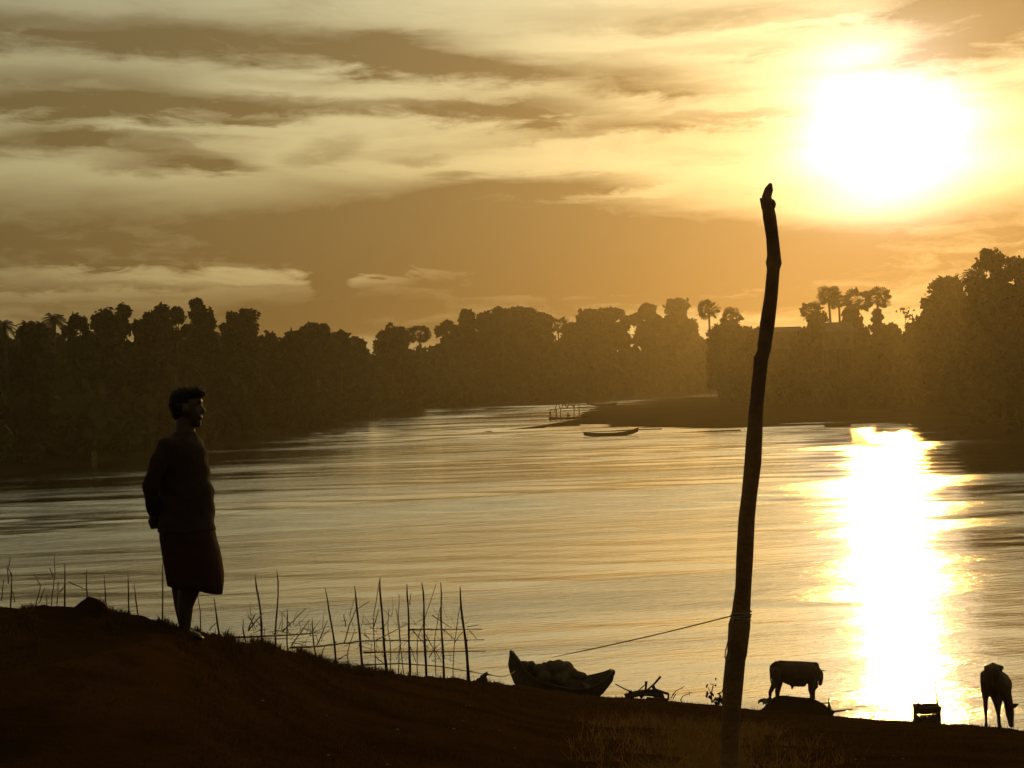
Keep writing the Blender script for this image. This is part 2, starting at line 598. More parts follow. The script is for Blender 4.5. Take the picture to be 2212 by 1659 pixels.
t.links.new(mx.outputs[0], out.inputs[0])
wx = coords([(-900, -260, 40), (-260, -70, 1.6), (-70, 80, 0.7), (80, 260, 1.6), (260, 900, 40)])
wy = coords([(-40, 22, 6), (22, 110, 0.30), (110, 260, 0.55), (260, 620, 1.2), (620, 950, 30)])
WX, WY = np.meshgrid(wx, wy)
WZ = np.zeros_like(WX)
gust = np.clip(0.55 + 1.5 * fbm(WX * 0.25 + WY * 0.05, WY, 0.035, 3, 61), 0.2, 1.25)
for lam, dirn, sl, sd_ in ((1.5, 0.10, 0.055, 1), (2.1, -0.22, 0.055, 2), (2.9, 0.24, 0.05, 3), (4.3, -0.06, 0.06, 4), (6.1, 0.14, 0.05, 5), (10.5, -0.10, 0.06, 6), (17.0, 0.08, 0.05, 7)):
    step = np.interp(WY, [22, 110, 111, 260, 261, 620], [0.30, 0.30, 0.55, 0.55, 1.2, 1.2])
    fade = np.clip((lam / step - 3.0) / 3.0, 0, 1)
    ph = (WX * math.sin(dirn) + WY * math.cos(dirn)) * 2 * math.pi / lam + 9.0 * fbm(WX * 0.5, WY, 0.16 / lam ** 0.5, 3, 70 + sd_)
    if lam > 8:
        fade = fade * np.clip((WY - 190) / 120, 0, 1)
    WZ += fade * (1.05 * sl * lam / (2 * math.pi)) * np.sin(ph) * (0.5 + 1.4 * vnoise(WX * 0.22 / lam ** 0.3 + sd_ * 7, WY * 0.4 / lam, 80 + sd_))
edge = np.clip((255 - np.abs(WX)) / 30, 0, 1) * np.clip((WY - 22) / 6, 0, 1) * np.clip((615 - WY) / 20, 0, 1)
WZ *= edge * gust * np.clip((WY - 25) / 80, 0.35, 1.0)
wv = np.stack([WX, WY, WZ], -1).reshape(-1, 3)
wi = (np.arange(len(wy) - 1)[:, None] * len(wx) + np.arange(len(wx) - 1)[None, :]).ravel()
wm = arrays('river', wv, np.stack([wi, wi + 1, wi + len(wx) + 1, wi + len(wx)], -1))
tag(link('river', wm, mw), kind='structure')

# ------------------------------------------------------------------ far land
SHORE = [(-330, -60), (-230, 10), (-150, 70), (-95, 118)] + [tuple(on_z(a, b)[:2]) for a, b in
         [(0, 1028), (150, 1006), (300, 985), (480, 953), (620, 936), (780, 903), (900, 884), (1010, 872), (1200, 859), (1400, 848), (1600, 842)]] + [(170, 615), (300, 640), (600, 720), (890, 760)]
SH = np.array(SHORE)


def strip(shore, rows, name, m, side=1, jit=0.0):
    sh = np.array(shore)
    # resample
    L = np.concatenate([[0], np.cumsum(np.linalg.norm(np.diff(sh, axis=0), axis=1))])
    s = np.linspace(0, L[-1], 220)
    px_ = np.interp(s, L, sh[:, 0]); py_ = np.interp(s, L, sh[:, 1])
    tx = np.gradient(px_); ty = np.gradient(py_)
    k = np.ones(15) / 15
    tx = np.convolve(np.pad(tx, 7, mode='edge'), k, 'valid'); ty = np.convolve(np.pad(ty, 7, mode='edge'), k, 'valid')
    ln = np.hypot(tx, ty)
    nx_ = -ty / ln * side; ny_ = tx / ln * side
    w = fbm(px_, py_, 0.05, 3, 21) * jit
    vs_ = []
    for off, z in rows:
        oo = off + w
        x = px_ + nx_ * oo; y = py_ + ny_ * oo
        vs_.append(np.stack([x, y, z + (fbm(x, y, 0.06, 3, 4) * min(off * 0.06, 1.5) if off > 3 else 0 * x)], -1))
    V = np.concatenate(vs_)
    c = len(s); r = len(rows)
    i = (np.arange(r - 1)[:, None] * c + np.arange(c - 1)[None, :]).ravel()
    return tag(link(name, arrays(name, V, np.stack([i, i + 1, i + c + 1, i + c], -1)), m), kind='structure')


strip(SHORE, [(-8, -1.2), (0, 0.0), (2, 0.5), (7, 2.6), (14, 4.8), (30, 6.0), (70, 6.5)], 'far_bank', M_LAND, 1, 3.0)


def pairs(name, prs, m, h):
    rows = 7
    V = []
    for (a, b) in prs:
        p0 = on_z(*a); p1 = on_z(*b)
        for k in range(rows):
            s = k / (rows - 1)
            wd = min(1.0, (p1 - p0).length / 45.0)
            z = -0.12 + (h * wd + 0.14) * math.sin(math.pi * s ** 0.6) ** 0.7 * (1 - 0.35 * s)
            q = p0.lerp(p1, s)
            V.append((q.x, q.y, z + 0.10 * h * wd * (rnd.random() - 0.5)))
    c = rows; r = len(prs)
    i = (np.arange(r - 1)[:, None] * c + np.arange(c - 1)[None, :]).ravel()
    return tag(link(name, arrays(name, V, np.stack([i, i + c, i + c + 1, i + 1], -1)), m), kind='structure')


pairs('sandbar', [((1046, 932.6), (1046, 932)), ((1120, 928), (1120, 924)), ((1190, 923), (1190, 914)), ((1250, 921), (1252, 903)), ((1300, 921), (1256, 886)), ((1340, 925), (1290, 876)), ((1420, 930), (1345, 866)), ((1530, 935), (1420, 857)),
                  ((1625, 930), (1500, 851)), ((1700, 925), (1600, 846)), ((1800, 920), (1700, 848)), ((1900, 917), (1800, 852)), ((2000, 922), (1900, 858)), ((2075, 934), (2010, 870)), ((2230, 972), (2160, 900)), ((2600, 1060), (2500, 950))], M_SAND, 0.42)
pairs('mud_spit', [((1212, 936), (1212, 935.6)), ((1262, 934.5), (1262, 932)), ((1330, 932), (1330, 928)), ((1430, 930), (1430, 922))], M_SAND, 0.25)
pairs('mud_spit', [((1420, 937.2), (1420, 936.6)), ((1470, 936.5), (1470, 933)), ((1530, 935), (1530, 928)), ((1600, 931), (1600, 925))], M_SAND, 0.25)

RSH = [tuple(on_z(a, b)[:2]) for a, b in [(1560, 858), (1640, 862)]]
RBANK = [(70, 470), (88, 400), (100, 345), (120, 318), (98, 300)]
# the wooded right bank: its foot behind the sandbar, then swinging towards the viewer
RB = [(150, 500), (62, 420), (58, 372), (66, 318), (76, 272), (80, 240), tuple(on_z(2078, 936)[:2]), tuple(on_z(2140, 948)[:2]), tuple(on_z(2230, 972)[:2]), (85, 140), (130, 100), (230, 60), (420, 20)]
strip(RB, [(-8, -1.0), (0, 0.0), (2, 0.7), (8, 3.2), (16, 5.2), (34, 6.5), (90, 7.0)], 'right_bank', M_LAND, 1, 2.0)


# ------------------------------------------------------------------ vegetation
def leaf_quads(C, size, r):
    n_ = len(C)
    nrm = r.normal(size=(n_, 3)); nrm /= np.linalg.norm(nrm, axis=1)[:, None]
    a = np.cross(nrm, r.normal(size=(n_, 3))); a /= np.linalg.norm(a, axis=1)[:, None]
    b = np.cross(nrm, a)
    s = size * (0.55 + 0.9 * r.random((n_, 1)))
    V = np.stack([C - a * s, C - b * s * 0.62 + a * s * 0.1, C + a * s * 1.05, C + b * s * 0.62 - a * s * 0.15], 1).reshape(-1, 3)
    Fc = np.arange(n_ * 4).reshape(-1, 4)
    return V, Fc


def lobe_points(lobes, per, r, shell=0.45):
    """points in ellipsoid lobes, thicker near the shell"""
    P = []
    for (x, y, z, a, b, c) in lobes:
        k = max(20, int(per * (a * b * c) ** (2 / 3)))
        d = r.normal(size=(k, 3)); d /= np.linalg.norm(d, axis=1)[:, None]
        rad = (shell + (1 - shell) * r.random((k, 1)) ** 0.6) * (0.88 + 0.24 * r.random((k, 1)))
        P.append(np.array([x, y, z]) + d * rad * np.array([a, b, c]))
    return np.concatenate(P)


def make_tree(name, base, H, hw, kind, leaf, label, cat='tree', group=None, m=None, seed=1):
    r = np.random.default_rng(seed)
    root = empty(name, base, label, cat, group)
    lobes = []
    tb = MB()
    lean = r.normal() * 0.03 * H
    if kind in ('round', 'broad', 'column', 'dome', 'gappy'):
        lo, nl, fl = {'round': (0.25, 20, 0.75), 'broad': (0.50, 15, 0.5), 'column': (0.12, 20, 0.8), 'dome': (0.05, 24, 0.8), 'gappy': (0.35, 12, 0.5)}[kind]
        zc = H * (lo + 1) / 2; rz = H * (1 - lo) / 2
        for i in range(nl):
            th = 2.399 * i + r.random() * 0.8
            zz = -0.95 + 1.9 * (i + 0.5) / nl
            if kind == 'dome': wr = math.sqrt(max(0.05, 1 - ((zz + 1) / 2) ** 2))
            elif kind == 'column': wr = 0.55 + 0.4 * math.sin(3 * i + seed) ** 2 if zz < 0.5 else 0.5
            else: wr = math.sqrt(max(0.08, 1 - zz * zz))
            sz = (0.27 if kind != 'gappy' else 0.25) * (0.6 + 0.8 * r.random())
            rr = hw * wr * (0.35 + 0.62 * r.random())
            a = hw * sz * 1.15
            cz = min(rz * sz * (1.1 if fl > 0.6 else 0.8), a * 1.1)
            z = min(zc + zz * rz, H - cz)
            lobes.append((math.cos(th) * rr + lean * z / H, math.sin(th) * rr, z, a, a, cz))
        tz = min(rz * 0.28, hw * 0.34)
        lobes.append((lean, 0, H - tz, hw * 0.34, hw * 0.34, tz))
        if kind in ('round', 'column', 'dome'):
            lobes.append((lean * 0.6, 0, zc - rz * 0.1, hw * 0.5, hw * 0.5, rz * 0.66))
        # twig clusters spread through the lobes, each a loose bunch of leaves
        T_ = lobe_points(lobes, (24 if kind != 'gappy' else 17), r, 0.45)
        nb = 9
        if len(T_) > 1250:
            T_ = T_[r.permutation(len(T_))[:1250]]
        sp_ = (0.16 + 0.042 * hw) * (0.5 + 1.0 * r.random((len(T_), 1, 1)))
        P = (T_[:, None, :] + r.normal(size=(len(T_), nb, 3)) * sp_ * np.array([1, 1, 0.8])).reshape(-1, 3)
        if kind in ('round', 'column', 'dome'):
            P = np.concatenate([P, lobe_points([(lean * 0.6, 0, zc - rz * 0.1, hw * 0.55, hw * 0.55, rz * 0.7)], 60, r, 0.2)])
        P = P[P[:, 2] < H * (1.02 + 0.03 * r.random(len(P)))]
        # stray sprays make the outline uneven
        k = 34
        sel = P[r.integers(0, len(P), k)]
        cen_ = np.array([lean, 0, zc])
        sel = sel + (sel - cen_) / np.maximum(np.linalg.norm(sel - cen_, axis=1), 0.1)[:, None] * hw * (0.04 + 0.14 * r.random((k, 1)) ** 2)
        P = np.concatenate([P, (sel[:, None, :] + r.normal(size=(k, 9, 3)) * hw * 0.06).reshape(-1, 3)])
        P = P[P[:, 2] > 0.02 * H]
        V, Fc = leaf_quads(P, leaf * 1.15, r)
        tr = max(0.18, H * 0.016)
        tb.tube([(0, 0, -0.6), (lean * 0.3, 0, H * 0.25), (lean * 0.7, 0.1, H * 0.6), (lean, 0, H * 0.88)], [tr * 1.3, tr, tr * 0.65, tr * 0.2], 8)
        for L in lobes[::2]:
            z0 = max(H * 0.2, min(L[2] - 0.1 * H, H * 0.7))
            tb.tube([(lean * z0 / H, 0, z0), (L[0] * 0.6, L[1] * 0.6, (z0 + L[2]) / 2 + 0.02 * H), L[:3]], [tr * 0.5, tr * 0.32, tr * 0.1], 5)
    elif kind == 'wispy':
        P = []
        tr = max(0.12, H * 0.012)
        tb.tube([(0, 0, -0.6), (0.2, 0, H * 0.4), (0.3, 0, H * 0.7)], [tr, tr * 0.8, tr * 0.5], 7)
        for i in range(13):
            th = r.random() * 6.28; zz = H * (0.55 + 0.43 * r.random()); rr = hw * (0.3 + 0.7 * r.random())
            e = np.array([math.cos(th) * rr, math.sin(th) * rr, zz])
            tb.tube([(0.25, 0, H * (0.4 + 0.25 * r.random())), tuple(e * np.array([0.55, 0.55, 0.93])), tuple(e)], [tr * 0.45, tr * 0.3, tr * 0.1], 5)
            P.append(e + r.normal(size=(26, 3)) * np.array([hw * 0.16, hw * 0.16, H * 0.022]))
        V, Fc = leaf_quads(np.concatenate(P), leaf * 0.7, r)
    elif kind in ('fan', 'coconut'):
        ch = hw
        top = H - ch * (0.95 if kind == 'fan' else 0.7)
        tr = 0.20 + H * 0.006
        tb.tube([(0, 0, -0.6), (lean * 0.3, 0, top * 0.35), (lean * 0.6, 0, top * 0.7), (lean, 0, top)], [tr * 1.35, tr, tr * 0.85, tr * 0.8], 9)
        V = []; Fc = []
        nf = 34 if kind == 'fan' else 26
        for i in range(nf):
            th = 2.399 * i + r.random() * 0.5
            el_ = (-0.85 + 1.75 * (i / nf)) if kind == 'fan' else (-0.5 + 1.7 * (i / nf))
            el_ = el_ * 1.0
            d = Vector((math.cos(th) * math.cos(el_), math.sin(th) * math.cos(el_), math.sin(el_)))
            o_ = Vector((lean, 0, top))
            if kind == 'fan':
                stem = ch * (0.44 + 0.24 * r.random())
                tb.tube([o_, o_ + d * stem], [0.07, 0.05], 4, False)
                c_ = o_ + d * stem
                side = d.cross(Vector((0, 0, 1)))
                side = side.normalized() if side.length > 0.1 else Vector((1, 0, 0))
                up_ = side.cross(d)
                ns = 9; fr_ = ch * (0.38 + 0.14 * r.random())
                roll = r.normal() * 0.7
                sdv = side * math.cos(roll) + up_ * math.sin(roll)
                upv = d.cross(sdv)
                for k in range(ns):
                    g0 = -1.9 + 3.8 * k / ns; g1 = -1.9 + 3.8 * (k + 0.82) / ns
                    e0 = d * math.cos(g0) + sdv * math.sin(g0); e1 = d * math.cos(g1) + sdv * math.sin(g1)
                    em = (e0 + e1).normalized()
                    n0 = len(V)
                    V += [c_, c_ + e0 * fr_ * 0.78 + upv * 0.05, c_ + em * fr_ * (0.95 + 0.15 * r.random()), c_ + e1 * fr_ * 0.78 - upv * 0.05]
                    Fc.append((n0, n0 + 1, n0 + 2, n0 + 3))
            else:
                Lf = ch * (0.95 + 0.25 * r.random())
                segs = 7
                pts = []
                for k in range(segs + 1):
                    s = k / segs
                    pts.append(o_ + d * Lf * s + Vector((0, 0, -0.55 * Lf * s * s)))
                for k in range(segs):
                    a, b = pts[k], pts[k + 1]
                    dd = (b - a).normalized()
                    sv = dd.cross(Vector((0, 0, 1)))
                    sv = sv.normalized() if sv.length > 0.05 else Vector((1, 0, 0))
                    wv = ch * 0.20 * math.sin(math.pi * (0.12 + 0.8 * k / segs))
                    for sg in (-1, 1):
                        for q in range(2):
                            n0 = len(V)
                            aa = a.lerp(b, q * 0.5); bb = a.lerp(b, q * 0.5 + 0.34)
                            tip = sv * sg * wv + dd * wv * 0.5 + Vector((0, 0, -wv * 0.55))
                            V += [aa, bb, bb + tip, aa + tip * 0.9]
                            Fc.append((n0, n0 + 1, n0 + 2, n0 + 3))
        V = np.array([tuple(v) for v in V]); Fc = np.array(Fc)
    if len(tb.v):
        tb.build('trunk', M_BARK, root)
    link('crown', arrays('crown', V, Fc), m or (M_PALM if kind in ('fan', 'coconut') else M_LEAF), root, smooth=False)
    return root


def shore_depth_left(px):
    # depth (along +Y) where the column px meets the left/far shore, from the surveyed waterline
    xs = [0, 150, 300, 480, 620, 780, 900, 1010, 1200, 1400, 1600, 1800]
    ys = [1028, 1006, 985, 953, 936, 903, 884, 872, 859, 848, 842, 836]
    return on_z(px, float(np.interp(px, xs, ys))).y


GL = 'trees along the far left bank'
GP = 'palms on the far right bank'
LEFT = [  # px, py top, half width px, kind, extra depth, label
    (-60, 676, 50, 'round', 12, 'dark round tree cut off by the left picture edge'),
    (14, 681, 26, 'coconut', 12, 'short feathery palm at the far left end of the tree line'),
    (56, 683, 26, 'coconut', 14, 'second feathery palm from the left end of the tree line'),
    (108, 666, 30, 'coconut', 12, 'spiky feather palm standing above its neighbours near the left end'),
    (80, 700, 46, 'dome', 6, 'low bushy tree below the spiky palms at the left end'),
    (165, 682, 34, 'gappy', 12, 'round-headed tree just right of the spiky feather palm'),
    (222, 674, 40, 'dome', 12, 'wide flat-headed tree left of the slim tall tree on the left bank'),
    (264, 659, 19, 'gappy', 16, 'slim tall tree with a ragged head between two wide ones'),
    (305, 679, 34, 'round', 12, 'even-topped tree right of the slim ragged tree'),
    (343, 660, 26, 'column', 16, 'pointed narrow tree behind and above the standing man'),
    (378, 668, 30, 'gappy', 13, 'full tree above the head of the standing man'),
    (427, 647, 20, 'column', 17, 'tallest narrow tree of the left bank, its tip bent sideways'),
    (452, 671, 34, 'dome', 12, 'wide tree at the right foot of the tallest narrow one'),
    (490, 676, 20, 'gappy', 13, 'small ragged tree left of the big open-crowned tree'),
    (536, 673, 33, 'broad', 15, 'broad open-crowned tree with sky showing under its head'),
    (520, 715, 46, 'dome', 8, 'bushy tree below the broad open-crowned tree'),
    (588, 722, 18, 'gappy', 14, 'little ragged tree in the dip right of the open-crowned tree'),
    (636, 717, 34, 'round', 14, 'round tree left of the humped crown beside the dip'),
    (682, 701, 32, 'broad', 16, 'humped broad-headed tree under the tower cloud'),
    (735, 720, 28, 'broad', 14, 'low round tree on the descending right flank of the humped one'),
    (772, 732, 22, 'round', 14, 'smallest round tree before the gap in the tree line'),
    (848, 710, 52, 'dome', 14, 'dome-shaped tree with a small peak right of the gap'),
    (912, 695, 25, 'fan', 16, 'stout fan palm with a ball-shaped head beside the dome tree'),
    (970, 695, 23, 'gappy', 18, 'tree with a ring of foliage and a hole of sky in it'),
    (997, 706, 28, 'round', 14, 'low tree right of the tree with the hole of sky'),
    (1018, 671, 19, 'column', 22, 'squared narrow tree at the left corner of the central grove'),
    (1048, 679, 28, 'gappy', 20, 'loose-crowned tree beside the squared narrow tree'),
    (1086, 668, 32, 'gappy', 22, 'high round tree left of the notch in the central grove'),
    (1127, 665, 36, 'round', 22, 'highest round tree of the central grove, right of the notch'),
    (1166, 681, 30, 'broad', 18, 'sloping tree on the right shoulder of the central grove'),
    (1204, 679, 23, 'fan', 18, 'fan palm with open head ending the central grove'),
    (1238, 700, 26, 'dome', 14, 'low tree filling the gap right of the central grove'),
    (1277, 671, 31, 'round', 20, 'square-headed tree right of the gap beyond the central grove'),
    (1325, 669, 45, 'broad', 20, 'widest tree between the central grove and the flat-topped one'),
    (1394, 659, 29, 'broad', 22, 'flat-topped tree standing above the bank at centre right'),
    (1440, 690, 30, 'gappy', 18, 'loose tree between the flat-topped tree and the tall cone-shaped one'),
    (1463, 647, 34, 'column', 22, 'tall cone-shaped tree left of the lone fan palm'),
    (1490, 692, 34, 'dome', 16, 'bush-like tree at the right foot of the cone-shaped tree'),
]
for i, (px, py, hw, kind, dd, lab) in enumerate(LEFT):
    d = shore_depth_left(px) + dd
    p = at(px, py, d)
    bz = 4.3 if kind not in ('dome',) else 3.0
    H = p.z - bz
    make_tree('palm_tree' if kind in ('fan', 'coconut') else 'broadleaf_tree', (p.x, d, bz), H, hw * d / F * 1.08, kind, min(0.85, max(0.28, 0.0017 * d)), lab,
              'palm' if kind in ('fan', 'coconut') else 'tree', GL, M_LEAF if i % 3 else M_LEAF2, 100 + i)

RIGHT = [  # px, py top, half width px, kind, depth, base z, label
    (1532, 643, 26, 'fan', 420, 5.0, 'lone fan palm on a bare trunk, left of the wooden pole'),
    (1577, 661, 24, 'fan', 400, 5.0, 'fan palm rising out of a bush just left of the wooden pole'),
    (1570, 700, 40, 'dome', 396, 3.0, 'bush-like tree under the fan palm next to the wooden pole'),
    (1610, 710, 34, 'dome', 380, 3.0, 'low wide tree directly behind the wooden pole'),
    (1758, 645, 27, 'fan', 330, 6.0, 'shortest fan palm, leftmost of the cluster by the house'),
    (1758, 676, 20, 'round', 328, 6.0, 'ball-shaped tree just under the leftmost palm of the cluster'),
    (1795, 613, 26, 'fan', 345, 6.0, 'tall fan palm with thin trunk above the house roof'),
    (1813, 628, 21, 'fan', 350, 6.0, 'smaller fan palm tucked against the tall one above the house roof'),
    (1847, 620, 29, 'fan', 335, 6.0, 'fan palm with a heart-shaped skirt of fronds in the middle of the cluster'),
    (1844, 662, 18, 'round', 333, 6.0, 'rounded tree forming a skirt under the middle palm of the cluster'),
    (1893, 615, 28, 'fan', 325, 6.0, 'rightmost fan palm of the cluster, its trunk thick with old fronds'),
    (1893, 672, 11, 'column', 324, 6.0, 'creeper-clad narrow tree hugging the trunk of the rightmost palm'),
    (1735, 713, 30, 'dome', 320, 4.0, 'low bush-like tree left of the house roof'),
    (1862, 713, 28, 'dome', 318, 4.0, 'low bush-like tree right of the house roof'),
    (1692, 719, 44, 'dome', 328, 4.0, 'low bushy tree just behind the long low house roof'),
    (1806, 720, 44, 'dome', 322, 4.0, 'low bushy tree below the wall of the sheet-roofed house'),
    (1650, 716, 34, 'dome', 332, 4.0, 'low bushy tree filling the bank immediately right of the pole'),
    (1955, 664, 46, 'wispy', 310, 5.0, 'sparse tree with thin spreading branches right of the palms'),
    (1920, 704, 32, 'dome', 308, 4.0, 'low dome tree below the sparse branching tree'),
    (1980, 696, 34, 'dome', 300, 4.0, 'low dome tree between the sparse tree and the large pale one'),
    (2042, 602, 54, 'dome', 262, 4.0, 'large rounded tree glowing in haze left of the darkest trees'),
    (2020, 640, 40, 'dome', 258, 3.0, 'lower spreading tree at the foot of the large hazy one'),
    (2096, 572, 26, 'coconut', 190, 4.5, 'feathery palm with one upright frond in front of the right trees'),
    (2108, 600, 48, 'dome', 184, 3.0, 'dark bushy tree with the feathery palm rising behind it'),
    (2152, 540, 44, 'round', 188, 4.0, 'highest dark tree at the right edge of the picture'),
    (2205, 556, 46, 'round', 184, 4.0, 'dark tree cut by the right picture edge'),
    (2160, 620, 66, 'dome', 176, 2.5, 'broad dark tree low at the water on the right edge'),
    (2270, 560, 60, 'round', 176, 4.0, 'dark tree just beyond the right picture edge'),
]
for i, (px, py, hw, kind, d, bz, lab) in enumerate(RIGHT):
    p = at(px, py, d)
    make_tree('palm_tree' if kind in ('fan', 'coconut') else 'broadleaf_tree', (p.x, d, bz), p.z - bz, hw * d / F * 1.06, kind, min(0.75, max(0.28, 0.0017 * d)), lab,
              'palm' if kind in ('fan', 'coconut') else 'tree', GP if kind == 'fan' else 'trees on the right bank', M_LEAF if i % 2 else M_LEAF2, 300 + i)


def thicket(name, shore, s0, s1, count, hmin, hmax, back, label, seed, side=1, leafk=1.0, hfun=None):
    r = np.random.default_rng(seed)
    sh = np.array(shore)
    L = np.concatenate([[0], np.cumsum(np.linalg.norm(np.diff(sh, axis=0), axis=1))])
    V = []; Fc = []; n0 = 0
    for i in range(count):
        s = s0 + (s1 - s0) * r.random()
        x = np.interp(s, L, sh[:, 0]); y = np.interp(s, L, sh[:, 1])
        k = min(max(np.searchsorted(L, s), 1), len(L) - 1)
        tx, ty = sh[k] - sh[k - 1]
        q = math.hypot(tx, ty)
        off = 1.0 + back * r.random() ** 1.1
        X = x - ty / q * off * side; Y = y + tx / q * off * side
        d = max(60.0, math.hypot(X, Y))
        h = (hmin + (hmax - hmin) * r.random()) * (0.45 + 0.55 * min(1, off / (back * 0.5)))
        if hfun is not None:
            h = hfun(X, Y) * (0.72 + 0.28 * r.random())
        w = h * (0.45 + 0.3 * r.random())
        w = min(w, 7.0)
        gz0 = min(6.0, off * 0.35)
        leaf = min(1.1, max(0.35, 0.0026 * d)) * leafk
        lobes = [(X + r.normal() * w * 0.4, Y + r.normal() * w * 0.3, gz0 + h * f, w * 0.62, w * 0.62, h * 0.33) for f in (0.22, 0.45, 0.68)]
        leaf = max(leaf, 0.20 * w)
        P = lobe_points(lobes, 42 / leaf ** 1.2, r, 0.5)
        if len(P) > 170:
            P = P[r.permutation(len(P))[:170]]
        v, f = leaf_quads(P, leaf, r)
        V.append(v); Fc.append(f + n0); n0 += len(v)
    o_ = link(name, arrays(name, np.concatenate(V), np.concatenate(Fc)), M_LEAF, smooth=False)
    return tag(o_, label, 'undergrowth', kind='stuff')


LL = np.concatenate([[0], np.cumsum(np.linalg.norm(np.diff(SH, axis=0), axis=1))])
thicket('undergrowth', SHORE, LL[2], LL[-3], 900, 6, 12.5, 22, 'dense dark bushes filling the far left bank under the trees', 5)
RBA = np.array(RB)
LR = np.concatenate([[0], np.cumsum(np.linalg.norm(np.diff(RBA, axis=0), axis=1))])

DIP = [(-80, 700), (60, 702), (240, 690), (420, 690), (500, 705), (600, 742), (760, 750), (810, 752), (900, 728), (1010, 716), (1150, 700), (1240, 716), (1350, 706), (1440, 712), (1520, 722), (1650, 730)]


def wood_height(X, Y):
    px = CX + X / Y * F
    py = float(np.interp(px, [q[0] for q in DIP], [q[1] for q in DIP]))
    return max(5.0, at(px, py + 6, Y).z - 7.0)


thicket('woodland', SHORE, LL[2], LL[-4], 420, 6, 12, 24, 'solid dark wood behind the front trees of the left bank', 8, hfun=wood_height)
thicket('undergrowth', RB, 0, LR[-3], 520, 5.0, 10, 22, 'dense bushes filling the right bank below palms and trees', 6)

# ------------------------------------------------------------------ houses among the right palms
def house(px0, px1, pyr, pye, d, label, wall=4.0):
    a = at(px0, pye, d); b = at(px1, pye, d); rz = at((px0 + px1) / 2, pyr, d).z
    c = (a + b) / 2
    ez = min(a.z, b.z)
    root = empty('house', (c.x, d, ez - wall), label, 'house')
    w = (b.x - a.x); dp = 6.0; h = rz - ez
    r_ = MB()
    n0 = 0
    prof = [(-dp / 2, 0), (0, h), (dp / 2, 0), (dp / 2, -0.14), (0, h - 0.16), (-dp / 2, -0.14)]
    r_.loft([[(sx * w / 2, y_, wall + z_) for y_, z_ in prof] for sx in (-1, 1)])
    r_.build('roof', M_ROOF, root, smooth=False)
    MB().box((0, 0, wall / 2 - 0.1), w * 0.9, dp * 0.8, wall - 0.1).build('wall', M_WALL, root, smooth=False)
    for q in (-0.25, 0.25):
        MB().box((w * q, -dp * 0.4 - 0.03, wall * 0.55), 0.9, 0.08, 1.0).build('window', M_BARK, root, smooth=False)
    for qx in (-0.42, 0.0, 0.42):
        for qy in (-0.36, 0.36):
            MB().tube([(w * qx, dp * qy, 5.4 - (ez - wall)), (w * qx, dp * qy, 0.05)], 0.14, 7).build('stilt', M_BARK, root)
    MB().box((0, 0, -0.02), w * 0.96, dp * 0.9, 0.14).build('floor_deck', M_BARK, root, smooth=False)
    return root


house(1776, 1841, 696, 716, 315, 'house with a sheet roof under the tall palms')
house(1668, 1730, 706, 716, 322, 'long low house roof just right of the wooden pole')

# ------------------------------------------------------------------ boats and things on the far water
def hull(root, L, Wd, Dp, rake=0.25, bow=0.5, stern=0.35, name='hull', m=None, thick=0.05):
    """open double-ended wooden hull along local X; bow at +X"""
    b = MB()
    ns, nk = 15, 9
    outer = []; inner = []
    for i in range(ns):
        s = -1 + 2 * i / (ns - 1)
        w = Wd / 2 * max(0.07, (1 - abs(s) ** 2.4))
        lift = (bow if s > 0 else stern) * abs(s) ** 2.6
        zk = (bow * 0.8 if s > 0 else stern * 0.8) * abs(s) ** 3.0 * 0.95
        for lst, dw, dzk in ((outer, 0, 0), (inner, thick, thick)):
            ring = []
            for k in range(nk):
                q = -1 + 2 * k / (nk - 1)
                ring.append((s * (L / 2 - dw * 0.5) + (rake * abs(s) ** 3 * math.copysign(1, s)) * (1 - abs(q)) * -0.5, q * max(0.02, w - dw) * (0.80 + 0.20 * abs(q)), zk + dzk * (1 - abs(q)) + (Dp + lift - zk) * abs(q) ** 2.2))
            lst.append(ring)
    rings = [o_ + i_[::-1] for o_, i_ in zip(outer, inner)]
    b.loft(rings)
    return b.build(name, m or M_BOAT, root)


def boat(px, py, L, Wd, Dp, yaw, label, bow=0.5, stern=0.35, thwarts=2, d=None, z=None, group=None, tilt=(0, 0)):
    p = on_z(px, py, 0.0) if d is None else at(px, py, d)
    root = empty('wooden_boat', (p.x, p.y, p.z if z is None else z), label, 'boat', group)
    root.rotation_euler = (tilt[0], tilt[1], yaw)
    hull(root, L, Wd, Dp, bow=bow, stern=stern)
    for i in range(thwarts):
        x = L * (-0.25 + 0.5 * i / max(1, thwarts - 1))
        MB().box((x, 0, Dp * 0.8), 0.22, Wd * 0.86, 0.05).build('thwart', M_BOAT, root, smooth=False)
    return root


GB = 'wooden boats moored round the sandbar'
boat(1320, 941, 8.6, 1.3, 0.55, 0.05, 'long moored boat with raised bow in front of the sandbar', 0.75, 0.3, 3, z=-0.12, group=GB)
boat(1300, 880, 8.2, 1.2, 0.6, math.pi + 0.1, 'narrow boat drawn up on the far side of the sandbar', 0.9, 0.3, 3, z=0.35, group=GB)
boat(1810, 921, 4.6, 1.0, 0.5, 0.0, 'short boat at the water edge below the palm cluster', 0.3, 0.2, 2, z=-0.1, group=GB)
boat(2070, 930, 4.2, 1.0, 0.6, 0.2, 'little boat beside the dark trees at the right bank', 0.35, 0.2, 2, z=-0.1, group=GB)
boat(788, 905, 4.6, 0.9, 0.45, 0.25, 'small canoe carrying a standing person by the left bank', 0.45, 0.3, 2, z=-0.08)
boat(1228, 905, 8.4, 2.0, 0.5, 0.0, 'wide flat boat under the bamboo trestle frame', 0.25, 0.2, 3, z=-0.15, group=GB)


